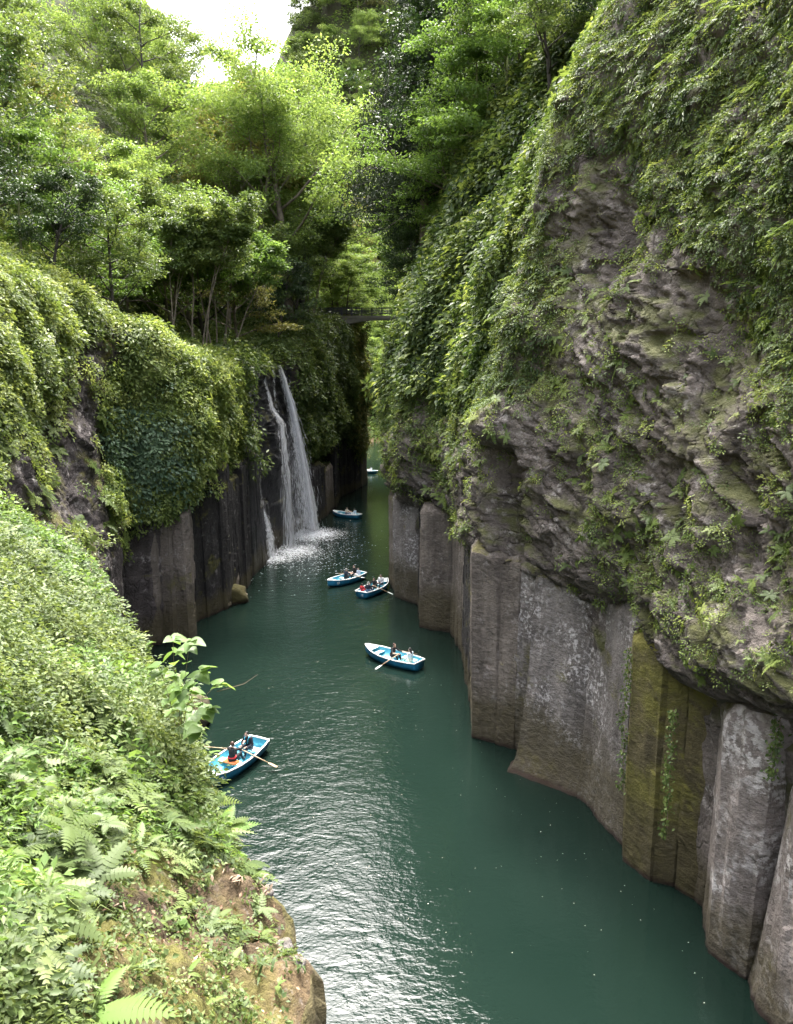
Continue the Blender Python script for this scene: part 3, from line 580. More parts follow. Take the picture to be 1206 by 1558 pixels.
# ================================================================== PLANTS
def unit(v): return v / (np.linalg.norm(v, axis=-1, keepdims=True) + 1e-9)
def leaf_cloud(P, D, N, L, width=.5, fold=.12, rnd=None):
    """one folded diamond leaf (two triangles) per row"""
    D = unit(D); S = unit(np.cross(N, D)); N = np.cross(D, S); L = np.asarray(L)[:, None]
    V = np.stack([P, P + L * (.45 * D - width / 2 * S + fold * N), P + L * D, P + L * (.45 * D + width / 2 * S + fold * N)], 1).reshape(-1, 3)
    T = (np.array([[0, 2, 1], [0, 3, 2]])[None] + 4 * np.arange(len(P))[:, None, None]).reshape(-1, 3)
    r = np.repeat(RNG.random(len(P)) if rnd is None else rnd, 4)
    return V, T, r
class Cloud:
    def __init__(s): s.V, s.T, s.r, s.n = [], [], [], 0
    def add(s, V, T, r): s.V.append(V); s.T.append(np.asarray(T) + s.n); s.r.append(r); s.n += len(V)
    def mesh(s, name, mat): return np_mesh(name, np.vstack(s.V), np.vstack(s.T), mat, False, np.concatenate(s.r))

def limb_path(a, d, ln, up, rg, k=6, wob=.12):
    d = unit(np.asarray(d, float)); p = [np.asarray(a, float)]
    for i in range(k - 1):
        d = unit(d + rg.normal(0, wob, 3) + np.array([0, 0, up / k])); p.append(p[-1] + d * ln / (k - 1))
    return np.array(p)
def tree_meshes(seed, kind, H, mat_leaf, mat_bark, dens=1.0):
    rg = np.random.default_rng(seed); wood = MB(); cl = Cloud(); tips = []
    if kind == 'cedar':
        tp = np.array([[0, 0, -2], [.1, 0, H * .3], [0, .1, H * .6], [.05, 0, H]]); wood.tube(tp, [H * .017, H * .014, H * .009, .03], 8)
        for i in range(150):
            t = .30 + .70 * (i / 150) ** .9; z = H * t; ln = (1 - t) ** .8 * H * .24 + .2; az = i * 2.4 + rg.normal(0, .3); ln *= rg.uniform(.35, 1.3)
            path = limb_path((0, 0, z), (math.cos(az), math.sin(az), .25), ln, -.5, rg, 4, .14)
            if i % 2 == 0: wood.tube(path, np.linspace(.07, .015, 4), 4)
            for q in path[1:]: tips.append((q, .32 + ln * .17, .5, 66))
        spec = dict(L=(.22, .42), width=.16, droop=-.5, flat=.9)
    else:
        multi = 3 if kind == 'slender' else 1
        for s in range(multi):
            lean = rg.normal(0, .10 if multi == 1 else .2, 2); top = H * rg.uniform(.86, 1.0)
            tp = limb_path((rg.normal(0, .15), rg.normal(0, .15), -1.5), (lean[0], lean[1], 1), top + 1.5, .25, rg, 9, .07)
            r0 = H * (.017 if kind == 'broad' else .011 if kind == 'layer' else .007)
            wood.tube(tp, np.linspace(r0, r0 * .16, 9), 8)
            nl = {'broad': 15, 'layer': 15, 'slender': 8}[kind]; lo = {'broad': .28, 'layer': .32, 'slender': .60}[kind]
            for i in range(nl):
                t = lo + (.97 - lo) * (i + rg.random() * .6) / nl; k = t * 8; i0 = int(k); a = tp[i0] + (tp[min(8, i0 + 1)] - tp[i0]) * (k - i0)
                az = i * 2.4 + s * 1.7 + rg.normal(0, .4); ln = H * (.40 if kind != 'slender' else .26) * (1.08 - .72 * max(0, t - .35) / .65) * rg.uniform(.75, 1.2)
                el = {'broad': .55, 'layer': .30, 'slender': .6}[kind]
                lp = limb_path(a, (math.cos(az), math.sin(az), el), ln, .5 if kind != 'layer' else -.05, rg, 6, .16)
                wood.tube(lp, np.linspace(r0 * .42 * (1.1 - .5 * t), .018, 6), 5)
                for j in range(6 if kind == 'broad' else 7):
                    u = rg.uniform(.3, 1.0) * 5; j0 = min(4, int(u)); b = lp[j0] + (lp[j0 + 1] - lp[j0]) * (u - j0)
                    sp = limb_path(b, unit(lp[j0 + 1] - lp[j0]) + rg.normal(0, .6, 3) * np.array([1, 1, .4]), ln * rg.uniform(.25, .5), .15, rg, 4, .2)
                    wood.tube(sp, np.linspace(.03, .010, 4), 3)
                    if kind == 'layer':
                        tips.append((sp[-1], rg.uniform(.8, 1.35) * H / 12, .20, 90)); tips.append((sp[2], rg.uniform(.6, 1.0) * H / 12, .2, 50))
                    else:
                        tips.append((sp[-1], rg.uniform(.6, 1.1) * H / 12, .42, 80)); tips.append((sp[2], rg.uniform(.5, .9) * H / 12, .42, 46))
        spec = dict(L=(.16, .30), width=.52, droop=-.15, flat=.55) if kind != 'layer' else dict(L=(.14, .26), width=.6, droop=-.18, flat=.85)
    for c, rad, fl, nleaf in tips:
        nleaf = int(nleaf * dens)
        q = rg.normal(0, 1, (nleaf, 3)); q = unit(q) * (rg.random((nleaf, 1)) ** .45); P = c + q * np.array([rad, rad, rad * fl])
        D = q * np.array([1, 1, .3]) + rg.normal(0, .45, (nleaf, 3)); D[:, 2] += spec['droop']
        N = np.array([0, 0, 1.]) * spec['flat'] + rg.normal(0, .42, (nleaf, 3))
        base = rg.random() * .5
        cl.add(*leaf_cloud(P, D, N, rg.uniform(*spec['L'], nleaf) * (H / 12) ** .3, spec['width'], rnd=np.clip(base + rg.random(nleaf) * .5, 0, .95)))
    return wood.mesh('trunk', mat_bark), cl.mesh('crown', mat_leaf)
T = {}
def proto(key, *a): T[key] = tree_meshes(*a)
proto('lime1', 1, 'broad', 13, M['leaf_lime'], M['bark']); proto('lime2', 2, 'broad', 12, M['leaf_lime'], M['bark'])
proto('mid1', 3, 'broad', 12, M['leaf_mid'], M['bark_dark']); proto('mid2', 4, 'broad', 11, M['leaf_mid'], M['bark'])
proto('deep1', 5, 'broad', 11, M['leaf_deep'], M['bark_dark']); proto('deep2', 6, 'broad', 12, M['leaf_deep'], M['bark_dark'])
proto('gold', 7, 'broad', 11, M['leaf_gold'], M['bark'])
proto('maple1', 8, 'layer', 11, M['leaf_maple'], M['bark']); proto('maple2', 9, 'layer', 10, M['leaf_maple'], M['bark_moss']); proto('maple3', 14, 'layer', 10, M['leaf_lime'], M['bark_dark'])
proto('lime3', 21, 'broad', 27, M['leaf_lime'], M['bark'], 2.4); proto('lime4', 22, 'broad', 25, M['leaf_lime'], M['bark_dark'], 2.2); proto('maple4', 23, 'layer', 17, M['leaf_maple'], M['bark'], 1.7)
proto('slender1', 10, 'slender', 11, M['leaf_mid'], M['bark']); proto('slender2', 11, 'slender', 10, M['leaf_maple'], M['bark'])
proto('cedar1', 12, 'cedar', 30, M['leaf_cedar'], M['bark_dark']); proto('cedar2', 13, 'cedar', 27, M['leaf_cedar'], M['bark'])
HT = dict(lime3=27, lime4=25, maple4=17, lime1=13, lime2=12, mid1=12, mid2=11, deep1=11, deep2=12, gold=11, maple1=11, maple2=10, maple3=10, slender1=11, slender2=10, cedar1=30, cedar2=27)
LOOK = {'lime': ('broadleaf_tree', 'tall tree with pale yellow-green leaves', 'tree'), 'mid': ('broadleaf_tree', 'round-crowned tree with mid-green leaves', 'tree'),
        'deep': ('evergreen_tree', 'dense dark evergreen tree', 'tree'), 'gold': ('flowering_tree', 'tree with golden-green flowering crown', 'tree'),
        'maple': ('maple_tree', 'maple with fresh layered leaves', 'tree'), 'slender': ('slender_tree', 'slender several-stemmed tree with light green top', 'tree'), 'cedar': ('cedar_tree', 'tall dark cedar with straight trunk', 'tree')}
def tree(key, x, y, z, h, where, tilt=0.0):
    if h > 18 and key in ('lime1', 'lime2'): key = 'lime3' if key == 'lime1' else 'lime4'
    if h > 14.5 and key in ('maple1', 'maple2') : key = 'maple4'
    base = ''.join(c for c in key if not c.isdigit()); nm, look, cat = LOOK[base]
    o = empty(nm, (x, y, z - .3), RNG.random() * 6.28); s = h / HT[key]; o.scale = (s * RNG.uniform(.92, 1.1), s * RNG.uniform(.92, 1.1), s)
    if tilt: o.rotation_euler = (R(RNG.uniform(-4, 4)), R(tilt), o.rotation_euler[2] if abs(tilt) < 3 else 0)
    tag(o, look + ' ' + where, cat, look.split(' with')[0] + 's ' + where)
    obj('trunk', T[key][0], o); obj('crown', T[key][1], o); return o
rt = random.Random(5)
# hillside above the left wall
for (x, y, k, h) in [(-19.5, 36, 'deep1', 6.0), (-22, 37, 'mid2', 8.5), (-25, 41, 'deep2', 10), (-18.5, 42, 'deep1', 7), (-21, 45, 'maple2', 10.5), (-17, 48, 'mid1', 9), (-24.5, 48, 'mid2', 12), (-28, 52, 'lime1', 13), (-31, 58, 'mid1', 13), (-20, 53, 'maple1', 11), (-26, 60, 'lime2', 12), (-34, 66, 'lime1', 14), (-37, 74, 'mid2', 15), (-30, 70, 'gold', 12), (-40, 82, 'lime1', 15), (-29, 45, 'mid1', 13), (-33, 50, 'lime2', 14)]:
    tree(k, x, y, gL(x, y), h, 'on the steep slope over the left rock wall')
# terrace behind the waterfall's brink
for (x, y, k, h, tl) in [(-16.5, 56, 'slender1', 10.5, 0), (-15.2, 59, 'slender1', 12, 0), (-14.3, 62, 'slender2', 12, 0), (-17.8, 61, 'mid2', 11, 0), (-19, 66, 'slender1', 13, 0), (-15, 66, 'slender2', 13, 6), (-21.5, 63, 'maple1', 13, 0), (-16.5, 71, 'mid1', 14, 0), (-20, 75, 'lime2', 14, 0), (-15.8, 78, 'gold', 12, 0), (-24, 72, 'maple3', 15, 0), (-18, 84, 'mid2', 14, 0), (-25, 82, 'lime1', 15, 0), (-14, 86, 'deep2', 10, 0), (-12.6, 92, 'mid1', 13, 0), (-11, 98, 'slender1', 14, 0), (-16, 97, 'gold', 13, 0), (-13, 104, 'maple3', 13, 0)]:
    tree(k, x, y, gL(x, y), h, 'on the terrace above the waterfall', tl)
for (x, y, k, h) in [(-28, 92, 'lime1', 16), (-22, 100, 'lime2', 15), (-33, 100, 'mid1', 17), (-27, 110, 'maple3', 16), (-20, 114, 'lime1', 15), (-38, 112, 'lime2', 18), (-46, 92, 'lime2', 17), (-50, 105, 'mid2', 18), (-44, 120, 'lime1', 18), (-30, 125, 'mid1', 17), (-42, 68, 'lime2', 15), (-46, 80, 'mid1', 16), (-17, 110, 'lime2', 19), (-14.5, 118, 'lime1', 21), (-20, 122, 'maple3', 20), (-24, 120, 'lime2', 22), (-13, 112, 'mid1', 16), (-34, 118, 'lime1', 22), (-17, 104, 'lime1', 20), (-12.5, 106, 'lime2', 26), (-18, 112, 'lime2', 27), (-16.5, 92, 'lime1', 25), (-13, 101, 'lime2', 29), (-12.5, 94, 'lime1', 31), (-19, 98, 'gold', 24), (-21, 108, 'lime1', 22), (-15, 124, 'lime2', 26), (-19, 118, 'lime1', 25), (-26, 116, 'maple3', 24), (-31, 110, 'lime2', 20)]:
    tree(k, x, y, gL(x, y), h, 'high on the hillside behind the falls')
for (x, y, k, h) in [(-7.0, 107, 'maple3', 10), (-5.6, 114, 'maple3', 11), (-8.5, 116, 'lime2', 14), (-6.5, 118, 'maple3', 13), (3.0, 112, 'maple3', 12), (2.2, 121, 'lime2', 14), (4.5, 117, 'maple3', 12), (-8.6, 112, 'maple3', 12), (5, 126, 'lime1', 15)]:
    tree(k, x, y, (23.0 if x < 0 else max(19.0, min(26.0, gR(x, y)))), h, 'in the sunny gap beside the footbridge')
# right bank: cedars behind, maples leaning over the river
for (x, y, k, h) in [(4.6, 85, 'cedar2', 36), (5.5, 88, 'cedar1', 30), (9, 80, 'cedar2', 29), (5, 132, 'cedar1', 40), (12, 96, 'cedar2', 31), (14, 92, 'cedar1', 30), (12, 130, 'cedar2', 40), (17, 84, 'cedar2', 27), (19, 100, 'cedar1', 31), (14.5, 74, 'cedar1', 25), (6.4, 92, 'cedar1', 38), (2.6, 88, 'cedar2', 38), (3.2, 95, 'cedar1', 40), (7, 103, 'cedar2', 38), (2.4, 82, 'cedar1', 36), (2.6, 73, 'cedar2', 31), (3.0, 78, 'cedar1', 35), (7.5, 84, 'cedar1', 33)]:
    tree(k, x, y, min(30, max(21, gR(x, y))) if x > 0 else 17, h, 'behind the right-hand wall')
for (x, y, k, h) in [(3.6, 63, 'maple1', 16), (5.4, 58, 'maple2', 13), (6.5, 66, 'deep2', 16), (5.2, 71, 'mid1', 17), (8, 72, 'deep1', 18), (4.2, 79, 'maple1', 19), (7.6, 54, 'maple2', 9), (9.5, 48, 'mid1', 8.5), (9.0, 60, 'mid2', 11), (11, 43, 'deep1', 9), (3.2, 75, 'deep2', 10)]:
    tree(k, x, y, min(34, gR(x, y)), h, 'growing on top of the right-hand wall')
# far hill beyond the gorge
for i in range(190):
    y = rt.uniform(201, 304); x = rt.uniform(-62, 22) * (y / 260); k = rt.choice(['lime1', 'lime2', 'maple3', 'mid1', 'lime2', 'mid2', 'gold'])
    tree(k, x, y, gF(x, y), rt.uniform(13, 22), 'on the sunny far hill beyond the gorge')

# ---- plant templates for the walls and the ledge (local z = away from the surface)
def tpl_leaves(seed, n, spread, L, width=.5, hang=0.0, lift=.3):
    """a tuft of leaves on a point; hang > 0 pulls the leaves down the wall (local -y)"""
    rg = np.random.default_rng(seed); a = rg.random(n) * 6.28; r = spread * rg.random(n) ** .6
    P = np.stack([r * np.cos(a), r * np.sin(a) - hang * rg.random(n) * spread, lift * spread * (1.1 - (r / spread) ** 2) * rg.uniform(.4, 1.2, n)], -1)
    D = np.stack([np.cos(a), np.sin(a) - hang * 1.4, .15 + 0 * a], -1) + rg.normal(0, .3, (n, 3))
    N = np.array([0, .5, .9]) + rg.normal(0, .35, (n, 3))
    return leaf_cloud(P, D, N, rg.uniform(.65, 1.25, n) * L, width, rnd=np.zeros(n))[:2]
def frond(L, npin=11, droop=.55, w=.22, seed=0):
    """a fern frond along +y, arching; pinnae are separate blades"""
    t = np.linspace(.06, 1, npin); V, F = [], []
    def mid(t): return np.array([0, L * t * (1 - .12 * t * droop), L * (.38 * t - droop * .75 * t * t)])
    ctr = [mid(x) for x in np.linspace(0, 1, 6)]
    for i in range(5):
        b = len(V); ww = .012 * L * (1 - i / 5); V += [ctr[i] + [-ww, 0, 0], ctr[i] + [ww, 0, 0], ctr[i + 1]]; F.append((b, b + 1, b + 2))
    for k, x in enumerate(t):
        c = mid(x); wl = L * w * math.sin(math.pi * min(1, (.18 + x * .84))) ** .8 + .012 * L; hb = L / npin * .42; fw = L * .055
        for s in (-1, 1):
            b = len(V); V += [c + [0, -hb, 0], c + [s * wl, fw, -.16 * wl], c + [0, hb, 0], c + [s * wl * .55, fw * .2 - hb * .95, -.02 * wl], c + [s * wl * .55, fw * .6 + hb * .8, -.02 * wl]]
            F += [(b, b + 3, b + 4), (b, b + 4, b + 2), (b + 3, b + 1, b + 4)] if s > 0 else [(b, b + 4, b + 3), (b, b + 2, b + 4), (b + 3, b + 4, b + 1)]
    return np.array(V), np.array(F)
def rotz(a): c, s = math.cos(a), math.sin(a); return np.array([[c, -s, 0], [s, c, 0], [0, 0, 1.]])
def tpl_fern(seed, n, L, npin=8):
    rg = np.random.default_rng(seed); V, F, b = [], [], 0
    for i in range(n):
        v, f = frond(L * rg.uniform(.65, 1.15), npin, rg.uniform(.35, .8), .2); a = 6.28 * i / n + rg.normal(0, .3)
        v = v @ rotz(a).T; V.append(v); F.append(f + b); b += len(v)
    return np.vstack(V), np.vstack(F)
def tpl_grass(seed, n, L, spread=.06):
    rg = np.random.default_rng(seed); V, F = [], []
    for i in range(n):
        a = rg.random() * 6.28; l = L * rg.uniform(.5, 1.2); o = rg.normal(0, spread, 3) * [1, 1, 0]; d = np.array([math.cos(a), math.sin(a), 0]); s = np.array([-d[1], d[0], 0]) * .012 * (1 + L)
        b = len(V); m = o + d * l * .3 + [0, 0, l * .55]; e = o + d * l * .85 + [0, 0, l * .35]
        V += [o - s, o + s, m - s, m + s, e]; F += [(b, b + 1, b + 3), (b, b + 3, b + 2), (b + 2, b + 3, b + 4)]
    return np.array(V), np.array(F)
def scatter_mesh(name, tpls, P, N, S, mat, down=True, spin=None, jitter=.35, bias=None):
    """one mesh of many small plants set on surface points"""
    k = len(P); idx = RNG.integers(0, len(tpls), k)
    N = unit(N); up = np.array([0, 0, 1.0]); y = up - (N @ up)[:, None] * N
    rr = RNG.normal(0, 1, (k, 3)); bad = np.linalg.norm(y, axis=1) < .35; y[bad] = rr[bad]; y = y - (y * N).sum(1, keepdims=True) * N; y = unit(y)
    x = np.cross(y, N)
    th = RNG.uniform(-jitter, jitter, k) * math.pi; c, s = np.cos(th)[:, None], np.sin(th)[:, None]; x, y = c * x + s * y, -s * x + c * y
    Rm = np.stack([x, y, N], -1)
    eul = np.stack([np.arctan2(Rm[:, 2, 1], Rm[:, 2, 2]), -np.arcsin(np.clip(Rm[:, 2, 0], -1, 1)), np.arctan2(Rm[:, 1, 0], Rm[:, 0, 0])], -1)
    b = RNG.random(k) if bias is None else np.clip(bias + RNG.normal(0, .18, k), 0, .95)
    pm = bpy.data.meshes.new(name); pm.vertices.add(k); pm.vertices.foreach_set('co', np.asarray(P, np.float32).ravel())
    for an, ty, key, val in (('rot', 'FLOAT_VECTOR', 'vector', eul), ('sc', 'FLOAT', 'value', np.asarray(S)), ('irnd', 'FLOAT', 'value', b * .86), ('idx', 'INT', 'value', idx)):
        at_ = pm.attributes.new(an, ty, 'POINT'); at_.data.foreach_set(key, np.ascontiguousarray(val, np.int32 if ty == 'INT' else np.float32).ravel())
    ng = bpy.data.node_groups.new(name + '_scatter', 'GeometryNodeTree')
    ng.interface.new_socket('Geometry', in_out='INPUT', socket_type='NodeSocketGeometry'); ng.interface.new_socket('Geometry', in_out='OUTPUT', socket_type='NodeSocketGeometry')
    gi, go = ng.nodes.new('NodeGroupInput'), ng.nodes.new('NodeGroupOutput'); jn = ng.nodes.new('GeometryNodeJoinGeometry'); ip = ng.nodes.new('GeometryNodeInstanceOnPoints'); L = ng.links.new
    for v, f in tpls:
        r = np.repeat(RNG.random(len(v) // 4) * .14, 4) if len(v) % 4 == 0 and len(v) < 200 else RNG.random(len(v)) * .05
        to = bpy.data.objects.new(name + '_piece', np_mesh(name + '_piece', v, f, mat, False, r))
        oi = ng.nodes.new('GeometryNodeObjectInfo'); oi.inputs['Object'].default_value = to; gt = ng.nodes.new('GeometryNodeGeometryToInstance')
        L(oi.outputs['Geometry'], gt.inputs[0]); L(gt.outputs[0], jn.inputs[0])
    def attr(an, ty):
        q = ng.nodes.new('GeometryNodeInputNamedAttribute'); q.data_type = ty; q.inputs['Name'].default_value = an; return q.outputs['Attribute']
    L(gi.outputs[0], ip.inputs['Points']); L(jn.outputs[0], ip.inputs['Instance']); ip.inputs['Pick Instance'].default_value = True
    L(attr('idx', 'INT'), ip.inputs['Instance Index']); L(attr('rot', 'FLOAT_VECTOR'), ip.inputs['Rotation']); L(attr('sc', 'FLOAT'), ip.inputs['Scale']); L(ip.outputs[0], go.inputs[0])
    o = obj(name, pm); md = o.modifiers.new('scatter', 'NODES'); md.node_group = ng
    return o
def density(px, py, gx, gy, tab):
    gx, gy, tab = np.array(gx, float), np.array(gy, float), np.array(tab, float)
    px = np.clip(px, gx[0], gx[-1] - 1e-3); py = np.clip(py, gy[0], gy[-1] - 1e-3)
    i = np.searchsorted(gx, px, 'right') - 1; j = np.searchsorted(gy, py, 'right') - 1
    u = (px - gx[i]) / (gx[i + 1] - gx[i]); v = (py - gy[j]) / (gy[j + 1] - gy[j])
    return (1 - v) * ((1 - u) * tab[j, i] + u * tab[j, i + 1]) + v * ((1 - u) * tab[j + 1, i] + u * tab[j + 1, i + 1])
def surf_samples(P, N, count, wfun):
    """random points on a grid surface, weighted by area and wfun(position)"""
    c = (P[:-1, :-1] + P[1:, 1:]) / 2; a = np.linalg.norm(np.cross(P[1:, :-1] - P[:-1, :-1], P[:-1, 1:] - P[:-1, :-1]), axis=-1)
    nn = (N[:-1, :-1] + N[1:, 1:]); c = c.reshape(-1, 3); nn = nn.reshape(-1, 3); w = a.ravel() * wfun(c, nn); w = np.maximum(w, 0)
    k = RNG.choice(len(c), count, p=w / w.sum()); return c[k] + RNG.normal(0, .04, (count, 3)), unit(nn[k])
IVY = [tpl_leaves(i, 16, .42, .24, .5, 1.0) for i in range(5)]; SMALL = [tpl_leaves(20 + i, 22, .34, .14, .5, .5) for i in range(5)]
TUFT = [tpl_leaves(40 + i, 26, .5, .20, .5, .3, .8) for i in range(5)]; FERN = [tpl_fern(60 + i, 7, .55, 7) for i in range(4)]; HANG = [tpl_leaves(80 + i, 18, .3, .34, .2, 2.2, .4) for i in range(4)]
gxR, gyR = [540, 680, 800, 920, 1040, 1206], [0, 150, 300, 450, 600, 700, 800, 900, 1000, 1060]
tabR = [[1, 1, 1, .9, .95, 1], [1, 1, .95, .9, 1, 1], [1, 1, .75, .42, .9, 1], [1, 1, .9, .40, .38, .95], [.9, .85, .66, .48, .25, .76], [.4, .5, .18, .60, .26, .5], [.12, .42, .08, .60, .45, .5], [0, .05, .05, .45, .62, .58], [0, 0, 0, .0, .5, .55], [0, 0, 0, 0, .0, .15]]
def wR(lo, hi, sc=1.4, pw=1.15, seed=3):
    def f(c, nn):
        px, py, dep = project(c); inside = (px > 500) & (px < 1290) & (py > -90) & (py < 1080) & (dep > 8) & (c[:, 1] < 72)
        d = density(px, py, gxR, gyR, tabR); cl = .5 + .5 * fbm(c / sc, 3, seed)
        m = smooth(.62, .40, cl - (d - .5) * 1.1) * (d > lo) * (c[:, 2] > 6.8) * np.clip((hi - d) * 4, 0, 1)
        return np.where(inside, m * (.15 + d), 0) / np.maximum(dep, 8) ** pw
    return f
def put(name, tpls, PN, s0, s1, mat, label, jit=.3, cat='wall plants', bias=None, lump=.35, lsc=1.1):
    P, N = PN; P = P + N * (lump * np.clip(fbm(P / lsc, 2, 801) * 1.3 + .15, 0, 1.2) * RNG.uniform(.5, 1.0, len(P)))[:, None] * np.clip(project(P)[2] / 30, .5, 1.6)[:, None]; dep = np.maximum(project(P)[2], 6); S = RNG.uniform(s0, s1, len(P)) * np.clip(dep / 26, .55, 2.6) ** .75
    N = unit(N + RNG.normal(0, .25, N.shape) + np.array([0, 0, .6]))
    o = scatter_mesh(name, tpls, P + N * .02, N, S, mat, jitter=jit, bias=bias); tag(o, label, cat, kind='stuff'); return o
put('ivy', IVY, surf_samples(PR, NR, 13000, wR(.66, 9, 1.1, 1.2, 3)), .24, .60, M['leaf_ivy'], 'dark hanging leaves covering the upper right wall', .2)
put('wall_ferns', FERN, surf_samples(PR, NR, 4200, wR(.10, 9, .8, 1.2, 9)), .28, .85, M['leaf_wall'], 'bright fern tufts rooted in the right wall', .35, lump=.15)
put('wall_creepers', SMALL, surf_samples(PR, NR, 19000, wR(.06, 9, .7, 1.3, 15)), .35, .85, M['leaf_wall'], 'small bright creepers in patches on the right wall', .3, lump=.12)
put('hanging_bamboo_grass', HANG, surf_samples(PR, NR, 2600, wR(.75, 9, 1.6, 1.0, 23)), .35, .8, M['leaf_mid'], 'long narrow leaves hanging from the right wall', .15)
def wRfar(c, nn):
    px, py, dep = project(c); return ((c[:, 1] > 36) & (c[:, 1] < 66) & (c[:, 2] > 15 + 1.5 * fbm(c / 3, 2, 8)) & (py > -60)) / np.maximum(dep, 8)
put('wall_shrubs', TUFT, surf_samples(PR, NR, 3800, wRfar), .8, 1.5, M['leaf_ivy'], 'leafy shrubs over the far edge of the right wall', .4, lump=.5, lsc=2.2)
put('wall_shrubs', TUFT, surf_samples(PR, NR, 1500, wRfar), .8, 1.5, M['leaf_wall'], 'fresh green shrubs over the far edge of the right wall', .4, lump=.5, lsc=2.2)
gxL, gyL = [0, 60, 100, 150, 220, 290, 370, 480, 560], [300, 420, 520, 580, 680, 760, 820, 880, 960]
tabL = [[1] * 9, [1, 1, 1, 1, 1, 1, 1, 1, 1], [1, .8, .5, .35, .95, .9, 1, .9, 1], [.9, .6, .3, .3, .9, .95, .9, .9, .95], [.5, .35, .25, .35, .95, .95, .8, .85, .85], [.35, .3, .25, .4, .9, .40, .1, .3, .3], [.3, .25, .35, .35, .15, 0, 0, 0, 0], [.1, .1, .1, .1, 0, 0, 0, 0, 0], [0] * 9]
def wL(lo, hi, sc=1.3, pw=1.1, seed=31, y0=22, y1=121):
    def f(c, nn):
        px, py, dep = project(c); inside = (px > -60) & (px < 600) & (py > 330) & (dep > 8) & (c[:, 1] > y0) & (c[:, 1] < y1)
        d = density(px, py, gxL, gyL, tabL); cl = .5 + .5 * fbm(c / sc, 3, seed); top = c[:, 2] > np.interp(c[:, 1], *LTOP) - .3
        fallz = (c[:, 1] > 62) & (c[:, 1] < 82.5) & ~top
        m = smooth(.62, .40, cl - (d - .5) * 1.1) * (d > lo) * (c[:, 2] > 5.2) * np.clip((hi - d) * 4, 0, 1) * (~fallz)
        return np.where(inside, m * (.15 + d), 0) / np.maximum(dep, 8) ** pw
    return f
put('slope_shrubs', TUFT, surf_samples(PL, NL, 7000, wL(.3, 9, 1.6, .9, 33, 22, 62)), .40, .95, M['leaf_left'], 'sunlit leafy shrubs over the left wall', .5, lump=.6, lsc=1.5)
put('slope_creepers', SMALL, surf_samples(PL, NL, 6500, wL(.1, 9, 1.0, 1.0, 37, 22, 62)), .5, 1.1, M['leaf_left'], 'small bright leaves in patches on the left wall', .5, lump=.6)
put('slope_ferns', FERN, surf_samples(PL, NL, 1700, wL(.2, 9, 1.4, 1.0, 41, 22, 62)), .8, 1.4, M['leaf_wall'], 'fern tufts on the left wall', .5)
put('slope_ivy', IVY, surf_samples(PL, NL, 4200, wL(.4, 9, 1.8, .9, 43, 22, 62)), .4, .8, M['leaf_mid'], 'mid-green leaves hanging on the left wall', .4, lump=.45, lsc=1.5)
put('blue_green_shrubs', TUFT, surf_samples(PL, NL, 500, lambda c, nn: (np.exp(-((project(c)[0] - 215) / 40) ** 2 - ((project(c)[1] - 690) / 45) ** 2) * (c[:, 1] > 40))), .6, 1.1, M['leaf_blue'], 'blue-green leafy shrubs above the brown columns', .5)
put('cliff_shrubs', TUFT, surf_samples(PL, NL, 6500, wL(.35, 9, 2.4, .6, 47, 60, 121)), .6, 1.2, M['leaf_mid'], 'dark shrubs around the waterfall', .5, lump=.9, lsc=2.2)
put('cliff_shrubs', IVY, surf_samples(PL, NL, 3200, wL(.3, 9, 1.8, .6, 49, 58, 121)), .5, 1.0, M['leaf_mid'], 'lighter shrubs hanging around the waterfall', .5, lump=.9, lsc=2.2)
put('gap_shrubs', TUFT, surf_samples(PL, NL, 1300, lambda c, nn: ((c[:, 1] > 106) & (c[:, 1] < 120) & (c[:, 2] > 6 + 2 * fbm(c / 2.5, 2, 5)) & (c[:, 2] < 26)) * 1.0), .7, 1.3, M['leaf_gold'], 'sunlit yellow-green shrubs at the narrow gap', .5, lump=.9, lsc=2.2)
# undergrowth on the forest floor of the left slope
put('undergrowth', TUFT, surf_samples(PL, NL, 7000, lambda c, nn: ((c[:, 2] > np.interp(c[:, 1], *LTOP) + .2) & (c[:, 1] > 30) & (c[:, 1] < 119) & (project(c)[0] > -80) & (project(c)[1] > -40)) / np.maximum(project(c)[2], 10) ** .8), .35, .95, M['leaf_mid'], 'undergrowth beneath the trees of the left slope', .5, 'undergrowth')
Pf_, Nf_ = [], []
for i in range(3200):
    y_ = 196.5 + 108 * rt.random() ** 1.2; x_ = rt.uniform(-80, 30) * y_ / 260; Pf_.append((x_, y_, gF(x_, max(y_, 199)) if y_ > 199 else (y_ - 195) * .22)); Nf_.append((0, -.5, .8))
o = scatter_mesh('far_shrubs', TUFT, np.array(Pf_), np.array(Nf_), RNG.uniform(3.0, 7.0, 3200), M['leaf_lime']); tag(o, 'bright green shrubs covering the far bank and hill', 'shrubs', kind='stuff')

